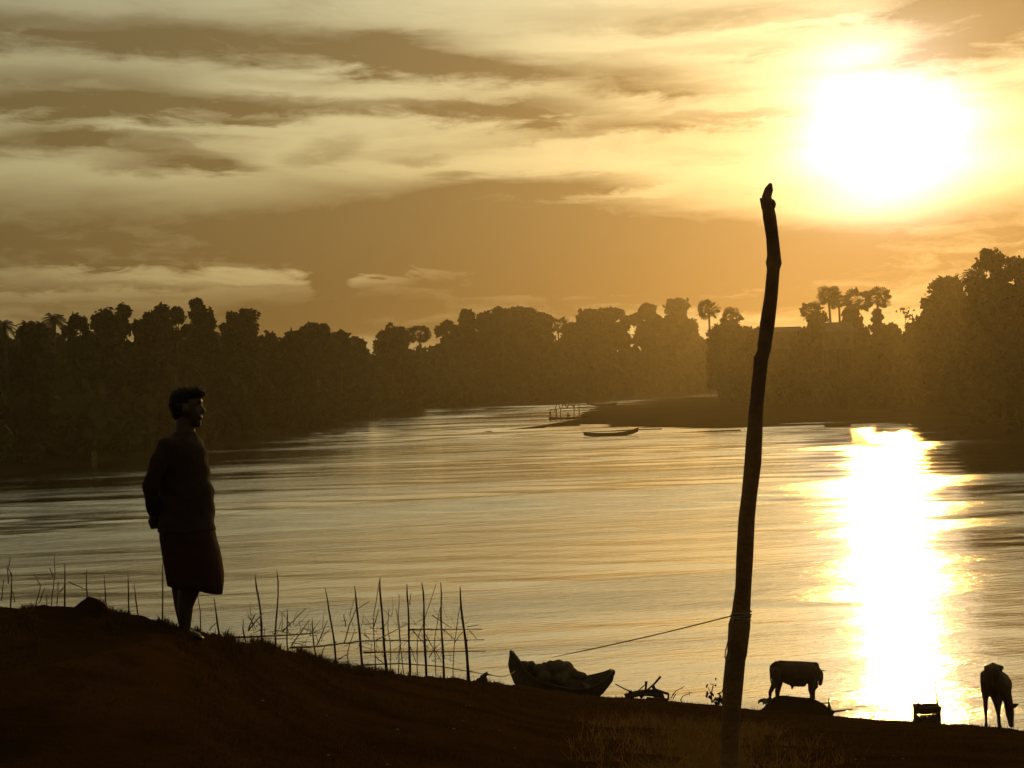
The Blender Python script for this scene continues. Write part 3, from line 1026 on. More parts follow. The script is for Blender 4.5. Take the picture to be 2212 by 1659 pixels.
# ---- figures
def small_person(px, d, z, label, pose='stand', yaw=0.0):
    p = at(px, 880, d)
    root = empty('person', (p.x, d, z), label, 'person')
    root.rotation_euler = (0, 0, yaw)
    b = MB()
    if pose == 'stand':
        for s in (-1, 1):
            b.chain([(0.02 * s, 0.10 * s, 0.86, 0.10), (0.03 * s, 0.10 * s, 0.46, 0.07), (0.0, 0.10 * s, 0.06, 0.045), (0.12, 0.11 * s, 0.035, 0.035)], 8)
            b.chain([(0, 0.19 * s, 1.36, 0.06), (-0.02, 0.24 * s, 1.08, 0.045), (0.10, 0.20 * s, 0.86, 0.035), (0.14, 0.19 * s, 0.80, 0.035)], 8)
        b.chain([(0, 0, 0.90, 0.15), (0, 0, 1.12, 0.14), (0, 0, 1.32, 0.16), (0, 0, 1.46, 0.07), (0.01, 0, 1.52, 0.06)], 10)
        b.ball((0.02, 0, 1.62, ), 0.105, sc=(1.05, 0.85, 1.2))
        b.ball((0.125, 0, 1.61), 0.02)
    else:
        for s in (-1, 1):
            b.chain([(0, 0.10 * s, 0.22, 0.11), (0.30, 0.14 * s, 0.52, 0.07), (0.34, 0.13 * s, 0.07, 0.045), (0.46, 0.13 * s, 0.04, 0.035)], 8)
            b.chain([(0.02, 0.19 * s, 0.72, 0.06), (0.14, 0.22 * s, 0.52, 0.045), (0.33, 0.14 * s, 0.56, 0.04)], 8)
        b.chain([(0, 0, 0.20, 0.16), (-0.02, 0, 0.48, 0.15), (0.03, 0, 0.70, 0.15), (0.05, 0, 0.86, 0.06)], 10)
        b.ball((0.07, 0, 1.0), 0.105, sc=(1.05, 0.85, 1.2))
        b.ball((0.175, 0, 0.99), 0.02)
    link('body', remeshed(b, 'body', 0.028, 2), M_SHIRT, root)
    hz = 1.66 if pose == 'stand' else 1.04
    hx = 0.0 if pose == 'stand' else 0.05
    MB().ball((hx, 0, hz), 0.115, sc=(1.05, 0.9, 0.95)).build('hair', M_HAIR, root)
    return root


dtr = on_z(1228, 905).y
small_person(1188, dtr, 0.12, 'tiny figure standing at the left end of the trestle boat', 'stand', 0.3)
small_person(1226, dtr - 0.3, 0.30, 'tiny crouching figure under the bamboo trestle frame', 'crouch', 0.2)
small_person(803, on_z(788, 905).y, 0.0, 'tiny figure standing in the canoe by the left bank', 'stand', 0.0)

# bamboo trestle standing over the wide boat
q = on_z(1226, 905)
tre = empty('bamboo_trestle', (q.x, q.y, 0), 'spindly bamboo trestle frame with four peaks over the flat boat', 'trestle')
k = q.y / F


def T(px, py, y=0.0):
    a = at(px, py, q.y)
    return (a.x - q.x, y, a.z)


for px in (1201.6, 1211, 1240, 1251):
    for y_ in (-0.7, 0.7):
        MB().tube([(T(px, 900)[0], y_, -0.6), T(px, 883, y_)], 0.085, 6).build('upright', M_STAKE, tre)
for (apx, apy, l, lb, r_, rb) in ((1204, 868, 1198, 889, 1211, 884), (1217, 868.5, 1213, 884, 1224, 880), (1232, 865.5, 1225, 882, 1239, 880), (1245, 863.5, 1239, 882, 1252, 881)):
    for (bx, by) in ((l, lb), (r_, rb)):
        for y_ in (-0.7, 0.7):
            MB().tube([T(bx, by, y_), T(apx, apy - 1.5, y_ * 0.15)], [0.075, 0.06], 6).build('leg', M_STAKE, tre)
for y_ in (-0.72, 0.72):
    MB().tube([T(1187, 885, y_), T(1276, 878.5, y_)], 0.07, 6).build('rail', M_STAKE, tre)
    MB().tube([T(1214, 887, y_), T(1266, 885, y_)], 0.06, 6).build('rail', M_STAKE, tre)
MB().tube([T(1204, 868), T(1245, 864)], 0.03, 5).build('ridge_pole', M_STAKE, tre)

# ------------------------------------------------------------------ wooden pole
POLE = [(1665, 396, 3), (1662, 408, 8), (1657, 425, 11), (1657, 440, 12), (1661, 470, 14), (1669, 515, 14.5), (1672, 550, 14.5), (1672, 568, 16), (1669, 582, 14.5), (1664, 640, 14.5),
        (1658, 700, 15), (1651, 760, 14.5), (1644, 775, 16), (1642, 800, 14.5), (1634, 880, 16), (1629, 960, 17), (1627, 1000, 17), (1618, 1070, 17), (1612, 1120, 17), (1608, 1200, 18), (1606, 1270, 19),
        (1601, 1330, 20), (1597, 1350, 22), (1592, 1410, 22), (1588, 1425, 21), (1584, 1480, 21), (1579, 1560, 21), (1577, 1620, 21), (1574, 1700, 22), (1572, 1790, 24)]
PD = 5.0
foot = on_ground(1572, PD)
pole = empty('wooden_pole', foot, 'tall crooked wooden pole with a split pointed top, standing in the foreground', 'pole')
pts = []; rad = []
for i, (px, py, r_) in enumerate(POLE):
    p = at(px, py, PD)
    pts.append(p - foot + Vector((0, math.sin(i * 1.3) * 0.008, 0))); rad.append(r_ * PD / F * (1 + 0.05 * math.sin(i * 2.1)))
bm_ = MB().tube(pts, rad, 14)
bm_.v = [v + Vector((1, 0.6, 0)).normalized() * 0.0022 * math.sin(v.z * 90 + v.x * 400) for v in bm_.v]
bm_.build('shaft', M_POST, pole)
a = at(1643, 428, PD) - foot; b_ = at(1652, 462, PD) - foot
MB().tube([b_ + Vector((0.006, 0, -0.01)), (a + b_) / 2, a], [0.010, 0.007, 0.004], 7).build('splinter', M_POST, pole)
for (px, py, ex, ey) in ((1673, 570, 1686, 569), (1641, 776, 1631, 777), (1600, 1352, 1618, 1347), (1667, 440, 1674, 437)):
    a = at(px, py, PD) - foot; e = at(ex, ey, PD) - foot
    MB().tube([a, (a + e) / 2, e], [0.022, 0.018, 0.010], 8).build('knot', M_POST, pole)

# ropes
def rope(name, pts, rad, label, cat='rope', seg=6):
    base = Vector(pts[0])
    o_ = MB().tube([Vector(p) - base for p in pts], rad, seg).build(name, M_ROPE)
    o_.location = base
    return tag(o_, label, cat)


A = at(1590, 1328, PD); B = at(1192, 1420, 39.6)
rp = []
for i in range(17):
    s = i / 16
    # even steps as seen along the line: depth grows hyperbolically
    dd = 1 / ((1 - s) / PD + s / 39.6)
    c = at(1590 + (1192 - 1590) * s, 1328 + (1420 - 1328) * s + 3 * math.sin(math.pi * s), dd)
    rp.append(c)
rope('rope', rp, [0.0022 + 0.0045 * min(1, (p.y - 5) / 12) for p in rp], 'taut thin rope from the wooden pole down to the beached boat')
coil = []
for i in range(60):
    s = i / 59; th = s * 5.2 * 2 * math.pi
    c = at(1602 - 3 * s, 1322 + 20 * s, PD)
    coil.append(c + Vector((math.cos(th) * 0.0345, math.sin(th) * 0.0345, 0.004 * math.sin(th * 1.7))))
rope('rope_lashing', coil, 0.0032, 'rope lashing wound round the wooden pole')
loop = [at(px, py, PD - 0.03) for px, py in ((1586, 1335), (1580, 1352), (1576, 1372), (1571, 1392), (1567, 1408), (1566, 1420), (1570, 1428), (1576, 1420), (1577, 1404), (1578, 1388), (1583, 1366), (1588, 1346))]
rope('cord_loop', loop, 0.0022, 'frayed cord loop hanging at the left side of the wooden pole', 'cord')
loop = [at(px, py, PD - 0.03) for px, py in ((1613, 1290), (1619, 1300), (1620, 1312), (1615, 1322), (1612, 1336), (1612, 1352))]
rope('cord_end', loop, 0.0018, 'loose cord end curling off the right side of the wooden pole', 'cord')

# ------------------------------------------------------------------ stake fence
ST = [  # base x, visible base y, top x, top y, radius px
    (20, 1303, 25, 1238, 2.6), (99, 1309, 101, 1285, 2.2), (144, 1308, 140, 1218, 2.8), (193, 1306, 186.5, 1231, 2.5), (227, 1303, 225.5, 1242, 2.2),
    (277, 1321, 276.5, 1241, 2.4), (299, 1327, 290, 1261, 2.3), (350, 1334, 350.7, 1217, 2.4), (433, 1371, 427, 1288, 2.0), (478, 1377, 462, 1291, 2.9),
    (532, 1386, 526, 1338, 2.4), (566, 1392, 551, 1242, 2.9), (598, 1396, 598, 1232, 2.3), (624, 1406, 620, 1315, 2.0), (681, 1424, 675, 1340, 2.2),
    (727, 1431, 702.5, 1271, 2.5), (786, 1448, 766, 1266, 3.1), (834, 1455, 821, 1247, 3.2), (885, 1456.5, 879, 1261, 2.8), (922, 1459, 911, 1257, 2.9),
    (959, 1464, 952, 1258, 2.6), (1012, 1467, 994, 1268, 3.4)]
fd = lambda px: float(np.interp(px, [-200, 0, 300, 480, 560, 700, 850, 1000, 1080], [13.0, 12.6, 12.2, 12.6, 13.2, 16.0, 19.0, 23.2, 24.0]))
f0 = on_ground(600, fd(600))
fence = empty('stake_fence', f0, 'rough fence of crooked bare stakes and thin rails running down the bank', 'fence')
for i, (bx, by, tx_, ty_, rr) in enumerate(ST):
    d = fd(bx)
    top = at(tx_, ty_, d)
    vb = at(bx, by, d)
    direc = (vb - top).normalized()
    g_ = gz(vb.x, d) - 0.25
    L = (top.z - g_) / max(0.2, -direc.z)
    pp = []; rr_ = []
    ns = 11
    r0 = rr * d / F
    for k_ in range(ns):
        s = k_ / (ns - 1)
        w = 0.010 * (math.sin(s * 5 + i * 1.7) + 0.6 * math.sin(s * 11 + i)) * (s > 0)
        pp.append(top + direc * L * s + Vector((w, 0.4 * w, 0)) - f0)
        rr_.append(r0 * (0.55 + 0.6 * s) * (1 + 0.12 * math.sin(k_ * 2.3 + i)))
    rr_[0] *= 0.5
    mb = MB().tube(pp, rr_, 7)
    c = pp[5]
    mb.tube([c, c + Vector((0.03 if i % 2 else -0.03, 0, 0.02))], [r0 * 0.7, r0 * 0.3], 5)
    mb.build('stake', M_STAKE, fence)


def fline(pl, rad, name, m=M_TWIG, dj=0.0, rough=0.0):
    pp = []
    for j in range(len(pl) - 1):
        for q_ in range(4):
            s = q_ / 4
            px = pl[j][0] + (pl[j + 1][0] - pl[j][0]) * s; py = pl[j][1] + (pl[j + 1][1] - pl[j][1]) * s
            pp.append((px, py))
    pp.append(pl[-1])
    P3 = [at(px + rnd.uniform(-1, 1) * rough, py + rnd.uniform(-1, 1) * rough, fd(px) + dj) - f0 for px, py in pp]
    n_ = len(P3)
    return MB().tube(P3, [rad * (1.15 - 0.5 * i / n_) for i in range(n_)], 6).build(name, m, fence)


z7 = lambda x, y: (456.4 + x * .2947, 1206 + y * .2947)
for pl in ([(1450, 523), (1700, 520), (1985, 520)], [(580, 655), (750, 648), (900, 632), (1120, 605), (1500, 602), (2000, 597)],
           [(1120, 690), (1500, 686), (2010, 683)], [(1080, 792), (1130, 780), (1380, 770), (1700, 795), (1890, 830), (2050, 858)], [(80, 578), (250, 578), (480, 568), (740, 550)]):
    fline([z7(*p) for p in pl], 0.010, 'rail', M_TWIG, 0.04, 0.5)
TW = [[(1205, 830), (1195, 620), (1185, 480), (1205, 330), (1235, 150)], [(1370, 840), (1385, 600), (1372, 440), (1378, 260)], [(1410, 850), (1380, 560), (1355, 370)],
      [(1318, 845), (1308, 600), (1295, 500), (1303, 370)], [(1510, 855), (1510, 600), (1570, 430), (1645, 190)], [(1645, 865), (1635, 600), (1660, 450), (1690, 320)], [(1770, 880), (1785, 600), (1810, 430), (1832, 310)],
      [(1000, 800), (1000, 680), (1050, 520)], [(975, 620), (1010, 490), (1060, 380), (1160, 315)], [(985, 500), (970, 410)], [(1210, 600), (1290, 560), (1440, 480)], [(1570, 560), (1690, 760)],
      [(1890, 530), (1945, 590)], [(1200, 720), (1260, 770)], [(590, 640), (720, 450)], [(520, 540), (690, 370)], [(270, 530), (320, 410)], [(270, 530), (375, 405)], [(770, 650), (850, 460)], [(800, 720), (830, 650)],
      [(1620, 420), (1760, 510)], [(1700, 520), (1790, 600)], [(1880, 500), (1960, 490)], [(1470, 520), (1590, 660)], [(1780, 620), (1850, 530)], [(1440, 600), (1500, 760)], [(930, 740), (1010, 700)], [(1120, 560), (1160, 590)], [(1240, 520), (1290, 470)], [(1455, 340), (1462, 260)], [(1190, 500), (1230, 370)], [(1600, 720), (1650, 640)]]
for pl in TW:
    fline([z7(*p) for p in pl], 0.0065, 'twig', M_TWIG, rnd.uniform(-0.2, 0.3), 0.8)
z6 = lambda x, y: (x * .2947, 1173.5 + y * .2947)
for pl in ([(375, 470), (390, 330), (400, 260), (400, 80)], [(390, 250), (365, 180)], [(10, 420), (30, 270)], [(62, 300), (55, 190), (78, 100)], [(260, 460), (300, 310), (250, 230)], [(420, 450), (430, 280)], [(110, 430), (90, 350)],
           [(500, 280), (640, 350)], [(1530, 640), (1590, 580)], [(290, 440), (330, 330)], [(85, 240), (60, 180)], [(440, 360), (480, 300)]):
    fline([z6(*p) for p in pl], 0.0045, 'twig', M_TWIG, rnd.uniform(-0.2, 0.3), 1.0)
# fine side shoots on the woven brush, too many and thin to pick apart
fm = MB()
for i in range(150):
    px = rnd.uniform(540, 1020); py = rnd.uniform(1330, 1450) if px > 700 else rnd.uniform(1350, 1400)
    if py > 1380 + (px - 540) * 0.17: continue
    d = fd(px) + rnd.uniform(-0.2, 0.3)
    a = at(px, py, d) - f0; ang_ = rnd.uniform(-0.4, 2.4); L = rnd.uniform(0.06, 0.28)
    e = a + Vector((math.cos(ang_), 0.2 * rnd.random(), math.sin(ang_))) * L
    fm.tube([a, (a + e) / 2 + Vector((rnd.uniform(-.02, .02), 0, 0)), e], [0.004, 0.0032, 0.0016], 4, False)
o_ = fm.build('side_shoots', M_TWIG, fence); o_['kind'] = 'stuff'

# stump at the foot of the fence
sp = on_ground(1043, 25.0)
z = sp.z
mb = MB().tube([(0, 0, -0.25), (0.01, 0, 0.05), (-0.01, 0, 0.12)], [0.09, 0.07, 0.045], 10)
mb.tube([(0.0, 0, 0.08), (0.05, 0, 0.13), (0.09, 0, 0.15)], [0.045, 0.04, 0.03], 8).tube([(0.02, 0, 0.03), (-0.09, 0.02, 0.03), (-0.15, 0, -0.05)], [0.05, 0.04, 0.025], 8)
so = link('tree_stump', remeshed(mb, 'tree_stump', 0.012, 1), M_BARK, loc=sp)
tag(so, 'small knobbly stump at the lower end of the stake fence', 'stump')
c0 = sp + Vector((0.08, 0, 0.14)); c1 = at(1112, 1450, 38.6)
rope('rope', [c0.lerp(c1, i / 8) + Vector((0, 0, -0.10 * math.sin(math.pi * i / 8))) for i in range(9)], 0.008, 'short slack rope from the small stump to the boat end')

# ------------------------------------------------------------------ beached boat and heap
BD = 39.5
bl = at(1102, 1410, BD); br = at(1312, 1452, BD)
kz = BD / F
cen = at(1203, 1503, BD)
tilt = math.atan2((bl.z - br.z), (br.x - bl.x))
bo = empty('wooden_boat', (cen.x, BD, cen.z), 'beached wooden boat with both ends upturned on the near bank', 'boat')
bo.rotation_euler = (R(4), tilt * 0.80, R(8))
hb = MB()
# stations along the hull: x (m), keel z, gunwale z, half width
STN = [(-1.52, 0.70, 1.12, 0.06), (-1.44, 0.50, 1.06, 0.12), (-1.28, 0.22, 0.90, 0.26), (-1.05, -0.02, 0.66, 0.42), (-0.7, -0.22, 0.50, 0.55), (-0.2, -0.30, 0.42, 0.62), (0.3, -0.30, 0.40, 0.62), (0.75, -0.22, 0.46, 0.54), (1.08, -0.02, 0.62, 0.42), (1.30, 0.22, 0.76, 0.26), (1.45, 0.48, 0.90, 0.12), (1.52, 0.62, 0.94, 0.06)]
rings = []
for (x, zk, zg, hw) in STN:
    o1 = []; o2 = []
    for k_ in range(9):
        q_ = -1 + k_ / 4
        o1.append((x, q_ * hw * (0.78 + 0.22 * abs(q_)), zk + (zg - zk) * abs(q_) ** 2.0))
        o2.append((x * 0.985, q_ * max(0.02, hw - 0.05) * (0.78 + 0.22 * abs(q_)), zk + 0.05 + (zg - 0.0 - zk - 0.05) * abs(q_) ** 2.0))
    rings.append(o1 + o2[::-1])
hb.loft(rings).build('hull', M_BOAT, bo)
for x, zz, w in ((-1.46, 1.03, 0.10), (1.46, 0.87, 0.10)):
    MB().box((x, 0, zz), 0.12, 0.22, 0.10).build('stem_block', M_BOAT, bo, smooth=False)
for x in (-0.85, 0.85):
    MB().box((x, 0, 0.34), 0.2, 0.90, 0.05).build('thwart', M_BOAT, bo, smooth=False)
for s in (-1, 1):
    MB().tube([(x, s * (hw + 0.005), zg + 0.005) for (x, zk, zg, hw) in STN[1:-1]], 0.028, 6).build('gunwale', M_BOAT, bo)
z8 = lambda x, y: (1043 + x * .2358, 1336.4 + y * .2358)
hp = MB()
for (x, y, r_, yy) in ((380, 425, 44, 0.0), (440, 432, 40, 0.1), (520, 455, 52, -0.1), (600, 450, 50, 0.05), (690, 452, 76, 0), (760, 466, 70, 0.1), (620, 440, 56, 0), (810, 490, 52, -0.1), (870, 520, 45, 0), (640, 520, 80, 0.2), (480, 500, 60, 0.2), (720, 540, 70, -0.2), (560, 520, 60, -0.25), (920, 530, 36, 0.05)):
    p = at(*z8(x, y), BD) - cen
    hp.ball((p.x, yy, p.z), r_ * .2358 * kz, 12, 8, sc=(1.15, 1.3, 1.0))
for (x, y) in ((460, 395), (555, 405), (905, 492), (825, 432), (316, 350)):
    p = at(*z8(x, y), BD) - cen
    hp.ball((p.x, 0.05, p.z), 0.035)
hm = remeshed(hp, 'net_heap', 0.035, 9)
for v in hm.vertices:
    w = 0.012 * math.sin(v.co.x * 23 + v.co.z * 31) * math.sin(v.co.y * 19 + 1)
    v.co.z += w
tag(link('net_heap', hm, M_NET, loc=cen), 'lumpy heap of netting piled inside the beached boat', 'net')

# ------------------------------------------------------------------ driftwood, weeds, sticks
dwd = 40.0
c = on_ground(1400, dwd)
dw = empty('driftwood_pile', c, 'tangled heap of driftwood branches right of the beached boat', 'driftwood')
DW = [[(1215, 598), (1290, 640), (1350, 665), (1375, 690)], [(1497, 575), (1495, 620), (1490, 660)], [(1630, 530), (1570, 600), (1510, 650), (1420, 690)], [(1560, 620), (1575, 650), (1620, 665), (1700, 690), (1700, 740)],
      [(1300, 710), (1400, 680), (1520, 660), (1640, 690), (1660, 745)], [(1380, 700), (1480, 610)], [(1330, 720), (1450, 690), (1560, 700), (1650, 720)], [(1440, 720), (1500, 680), (1600, 720)], [(1555, 605), (1565, 640), (1540, 680)], [(1500, 735), (1600, 740), (1700, 742)], [(1350, 660), (1355, 700)]]
for i, pl in enumerate(DW):
    P3 = [at(*z8(x, y), dwd + 0.15 * math.sin(i * 2)) - c for x, y in pl]
    r_ = (0.026, 0.035, 0.028, 0.045, 0.06, 0.02, 0.05, 0.045, 0.03, 0.05, 0.05)[i]
    MB().tube(P3, [r_ * (1.2 - 0.6 * j / len(P3)) for j in range(len(P3))] if i not in (0, 5) else [r_ * (0.6 + 0.5 * j / len(P3)) for j in range(len(P3))], 7).build('branch', M_BARK, dw)


def weed(px, d, stems, label, rad=0.007, leaf=0.03):
    c = on_ground(px, d)
    root = empty('dry_weed', c, label, 'weed')
    for pl in stems:
        P3 = [at(x, y, d) - c for x, y in pl]
        MB().tube(P3, [rad * (1.3 - 0.8 * j / len(P3)) for j in range(len(P3))], 5).build('stem', M_TWIG, root)
    P = np.array([tuple(at(pl[-1][0], pl[-1][1], d) - c) for pl in stems for _ in range(5)])
    P = P + np.random.default_rng(int(px)).normal(size=P.shape) * leaf * 1.2
    v, f = leaf_quads(P, leaf, np.random.default_rng(3))
    link('leaves', arrays('leaves', v, f), M_GRASS, root, smooth=False)
    return root


weed(1468, 40.2, [[z8(1810, 750), z8(1830, 710), z8(1895, 685)], [z8(1720, 730), z8(1770, 660), z8(1830, 630)], [z8(1740, 735), z8(1770, 690)]], 'thin dry weed with forked stems right of the driftwood', 0.012, 0.03)
weed(1540, 16.0, [[z8(2100, 770), z8(2092, 690), z8(2108, 620)], [z8(2110, 760), z8(2135, 720)], [z8(2150, 770), z8(2175, 735), z8(2180, 720)], [z8(2095, 700), z8(2080, 670)], [z8(2180, 770), z8(2200, 730)], [z8(2120, 775), z8(2150, 745)], [z8(2185, 780), z8(2205, 745)]], 'leafy weed clump just left of the wooden pole', 0.008, 0.035)
zc = lambda x, y: (1630 + x * .1179, 1401.6 + y * .1179)
weed(1884, 36.5, [[zc(2130, 1300), zc(2150, 1260), zc(2200, 1230)], [zc(2165, 1300), zc(2160, 1240)]], 'tiny sprig on the bank crest right of the bull mound', 0.010, 0.02)

# brush and sticks round the bull's mound
c = on_ground(1655, 40.6)
bp_ = empty('brush_pile', c, 'ragged pile of cut brush at the left foot of the bull mound', 'brush')
for i, pl in enumerate(([(70, 960), (160, 930), (300, 920), (420, 930)], [(60, 1000), (110, 960), (200, 960)], [(100, 930), (180, 990), (260, 1060)], [(150, 1020), (220, 950), (330, 960)], [(240, 1060), (250, 960), (260, 900)], [(300, 1080), (330, 980), (420, 960)], [(80, 990), (110, 930), (190, 915)], [(120, 960), (330, 1000), (430, 990)], [(200, 1050), (320, 1010), (420, 1040)])):
    P3 = [at(*zc(x, y), 40.6 + 0.1 * math.sin(i)) - c for x, y in pl]
    MB().tube(P3, 0.032 if i in (0, 4, 5, 7) else 0.022, 6).build('branch', M_BARK, bp_)
c = on_ground(1794, 40.0)
pg = MB()
P = [at(*zc(x, y), 40.0) - c for x, y in ((1370, 1160), (1368, 1080), (1362, 1000), (1357, 905))]
pg.tube(P, [0.075, 0.055, 0.025, 0.012], 8)
P = [at(*zc(x, y), 40.0) - c for x, y in ((1280, 1140), (1360, 1130), (1460, 1170))]
pg.tube(P, [0.05, 0.07, 0.05], 8)
tag(pg.build('wooden_peg', M_BARK, loc=c), 'pointed wooden peg driven in right of the bull mound', 'peg')
c = on_ground(1800, 39.6)
P = [at(*zc(x, y), 39.8) - c for x, y in ((1380, 1160), (1500, 1145), (1640, 1130), (1790, 1112))]
tag(MB().tube(P, [0.03, 0.028, 0.025, 0.015], 7).build('stick', M_BARK, loc=c), 'long thin stick jutting out to the right behind the peg', 'stick')
c = on_ground(1780, 40.0)
P = [at(*zc(x, y), 40.0) - c for x, y in ((1150, 1000), (1220, 998), (1300, 994), (1375, 992))]
tag(MB().tube(P, 0.016, 6).build('stick', M_BARK, loc=c), 'short level stick between the mound and the peg', 'stick')

# ------------------------------------------------------------------ cattle
def beast(name, base, chains, balls, voxel, label, yaw=0):
    root = empty(name, base, label, 'cow' if name == 'cow' else 'bull')
    b = MB()
    for ch in chains:
        b.chain(ch, 12)
    for (p, r_, sc) in balls:
        b.ball(p, r_, 14, 10, sc)
    link('body', remeshed(b, 'body', voxel, 3), M_HIDE, root)
    return root


BUD = 40.4
ku = .1179 * BUD / F
bb = at(*zc(680, 885), BUD)
X = lambda x: (x - 680) * ku
Z = lambda y: (885 - y) * ku
# the picture rolls, so lean local coordinates back by the roll
def P4(x, y, yy, r_):
    p = at(*zc(x, y), BUD + yy) - bb
    return (p.x, yy, p.z, r_ * ku)


chains = [
    [P4(405, 365, 0, 128), P4(520, 395, 0, 165), P4(680, 430, 0, 200), P4(860, 440, 0, 205), P4(1000, 430, 0, 190), P4(1090, 450, 0, 150)],
    [P4(470, 270, 0, 62), P4(620, 268, 0, 50), P4(850, 280, 0, 55), P4(1060, 300, 0, 62), P4(1115, 310, 0, 70)],
    [P4(1060, 440, 0, 140), P4(1135, 450, 0.03, 110), P4(1185, 465, 0.06, 78)],
    [P4(1190, 450, 0.06, 66), P4(1212, 530, 0.08, 52), P4(1210, 600, 0.09, 40), P4(1202, 640, 0.10, 38)],
    [P4(1090, 600, 0, 60), P4(1080, 680, 0, 42), P4(1095, 560, 0, 80)],
    # near hind leg
    [P4(380, 440, -0.17, 105), P4(400, 570, -0.19, 82), P4(345, 680, -0.20, 50), P4(286, 795, -0.20, 36), P4(282, 880, -0.20, 26), P4(285, 940, -0.20, 36), P4(290, 985, -0.20, 40)],
    # far hind leg
    [P4(420, 440, 0.17, 100), P4(450, 580, 0.17, 80), P4(440, 690, 0.17, 56), P4(420, 780, 0.17, 50), P4(418, 850, 0.17, 40), P4(424, 905, 0.17, 44)],
    # forelegs
    [P4(1030, 500, -0.16, 100), P4(1035, 640, -0.16, 62), P4(1024, 760, -0.16, 42), P4(1040, 850, -0.16, 28), P4(1045, 905, -0.16, 40)],
    [P4(1060, 520, 0.16, 90), P4(1070, 660, 0.16, 58), P4(1075, 780, 0.16, 40), P4(1078, 860, 0.16, 30), P4(1080, 900, 0.16, 36)],
    [P4(330, 300, -0.13, 34), P4(400, 262, -0.10, 40), P4(400, 262, 0.10, 40), P4(330, 300, 0.13, 34)],
    [P4(1120, 600, 0.02, 46), P4(1140, 690, 0.02, 30), P4(1100, 745, 0, 20)],
    [P4(560, 560, 0, 70), P4(700, 600, 0, 90), P4(880, 610, 0, 85)],
    [P4(690, 650, 0, 45), P4(690, 705, 0, 24), P4(685, 735, 0, 14)],
]
balls = []
bull = beast('bull', bb, chains, balls, 0.018, 'stocky dark bull standing side-on atop the low mound')
p = [P4(300, 300, 0, 0), P4(285, 380, -0.02, 0), P4(288, 500, -0.03, 0), P4(300, 580, -0.03, 0), P4(308, 640, -0.03, 0)]
MB().tube([a[:3] for a in p], [0.03, 0.022, 0.016, 0.022, 0.012], 8).build('tail', M_HIDE, bull)
for yy, dx_ in ((-0.02, 0), (0.14, -6)):
    p = [P4(1195 + dx_, 415, yy, 0), P4(1240 + dx_, 400, yy * 1.8 - 0.02, 0), P4(1302 + dx_, 402, yy * 2.2, 0)]
    MB().tube([a[:3] for a in p], [0.026, 0.02, 0.006], 8).build('horn', M_HORN, bull)
for yy, sgn in ((-0.06, -1), (0.18, 1)):
    p = [P4(1170, 440, yy, 0), P4(1165, 455, yy + 0.07 * sgn, 0), P4(1160, 475, yy + 0.14 * sgn, 0)]
    MB().tube([a[:3] for a in p], [0.02, 0.04, 0.008], 8).build('ear', M_HIDE, bull)

zd = lambda x, y: (1955.8 + x * .1179, 1401.6 + y * .1179)
CD2 = 27.6
kc = .1179 * CD2 / F
cb = at(*zd(1640, 1420), CD2)


def Q4(x, y, yy, r_):
    p = at(*zd(x, y), CD2 + yy) - cb
    return (p.x, yy, p.z, r_ * kc)


chains = [
    # trunk: rump near the camera, shoulders beyond and to the right
    [Q4(1590, 430, -0.42, 150), Q4(1600, 590, -0.30, 225), Q4(1650, 640, -0.05, 265), Q4(1690, 660, 0.2, 262), Q4(1730, 660, 0.42, 215), Q4(1770, 700, 0.58, 165)],
    [Q4(1595, 275, -0.38, 28), Q4(1610, 310, -0.30, 60), Q4(1660, 335, 0.0, 60), Q4(1720, 380, 0.42, 60)],
    [Q4(1480, 345, -0.28, 44), Q4(1600, 330, -0.32, 70), Q4(1760, 345, -0.20, 44)],
    [Q4(1450, 480, -0.28, 80), Q4(1480, 620, -0.28, 100), Q4(1720, 500, -0.18, 110)],
    # neck and lowered head
    [Q4(1790, 700, 0.60, 140), Q4(1850, 850, 0.72, 100), Q4(1890, 1000, 0.80, 84), Q4(1905, 1100, 0.84, 84)],
    [Q4(1905, 1090, 0.84, 84), Q4(1915, 1200, 0.82, 80), Q4(1930, 1320, 0.78, 58), Q4(1940, 1395, 0.75, 52)],
    # left hind leg
    [Q4(1480, 600, -0.34, 105), Q4(1470, 800, -0.34, 80), Q4(1468, 950, -0.40, 44), Q4(1470, 1090, -0.44, 40), Q4(1478, 1230, -0.42, 24), Q4(1478, 1340, -0.40, 26), Q4(1480, 1405, -0.40, 34)],
    # right hind leg
    [Q4(1640, 640, -0.22, 120), Q4(1650, 860, -0.20, 92), Q4(1670, 1000, -0.22, 58), Q4(1690, 1110, -0.24, 44), Q4(1710, 1250, -0.24, 28), Q4(1718, 1350, -0.22, 30), Q4(1728, 1425, -0.22, 38)],
    # forelegs, mostly hidden behind the hind ones
    [Q4(1690, 800, 0.45, 90), Q4(1680, 1000, 0.45, 52), Q4(1700, 1180, 0.45, 30), Q4(1712, 1380, 0.45, 32)],
    [Q4(1750, 820, 0.62, 80), Q4(1725, 980, 0.62, 46), Q4(1715, 1150, 0.62, 30), Q4(1722, 1370, 0.62, 30)],
]
cow = beast('cow', cb, chains, [], 0.016, 'thin dark cow grazing with its head down at the right edge')
p = [Q4(1590, 300, -0.48, 0), Q4(1585, 420, -0.60, 0), Q4(1580, 620, -0.62, 0), Q4(1580, 830, -0.60, 0)]
MB().tube([a[:3] for a in p], [0.03, 0.02, 0.015, 0.022], 8).build('tail', M_HIDE, cow)
for pts_ in ([(1940, 1060, 0.80), (2000, 1040, 0.78), (2075, 1012, 0.76)], [(1880, 1070, 0.90), (1850, 1060, 0.98), (1810, 1040, 1.04)]):
    p = [Q4(x, y, yy, 0)[:3] for x, y, yy in pts_]
    MB().tube(p, [0.035, 0.05, 0.008], 8).build('ear', M_HIDE, cow)
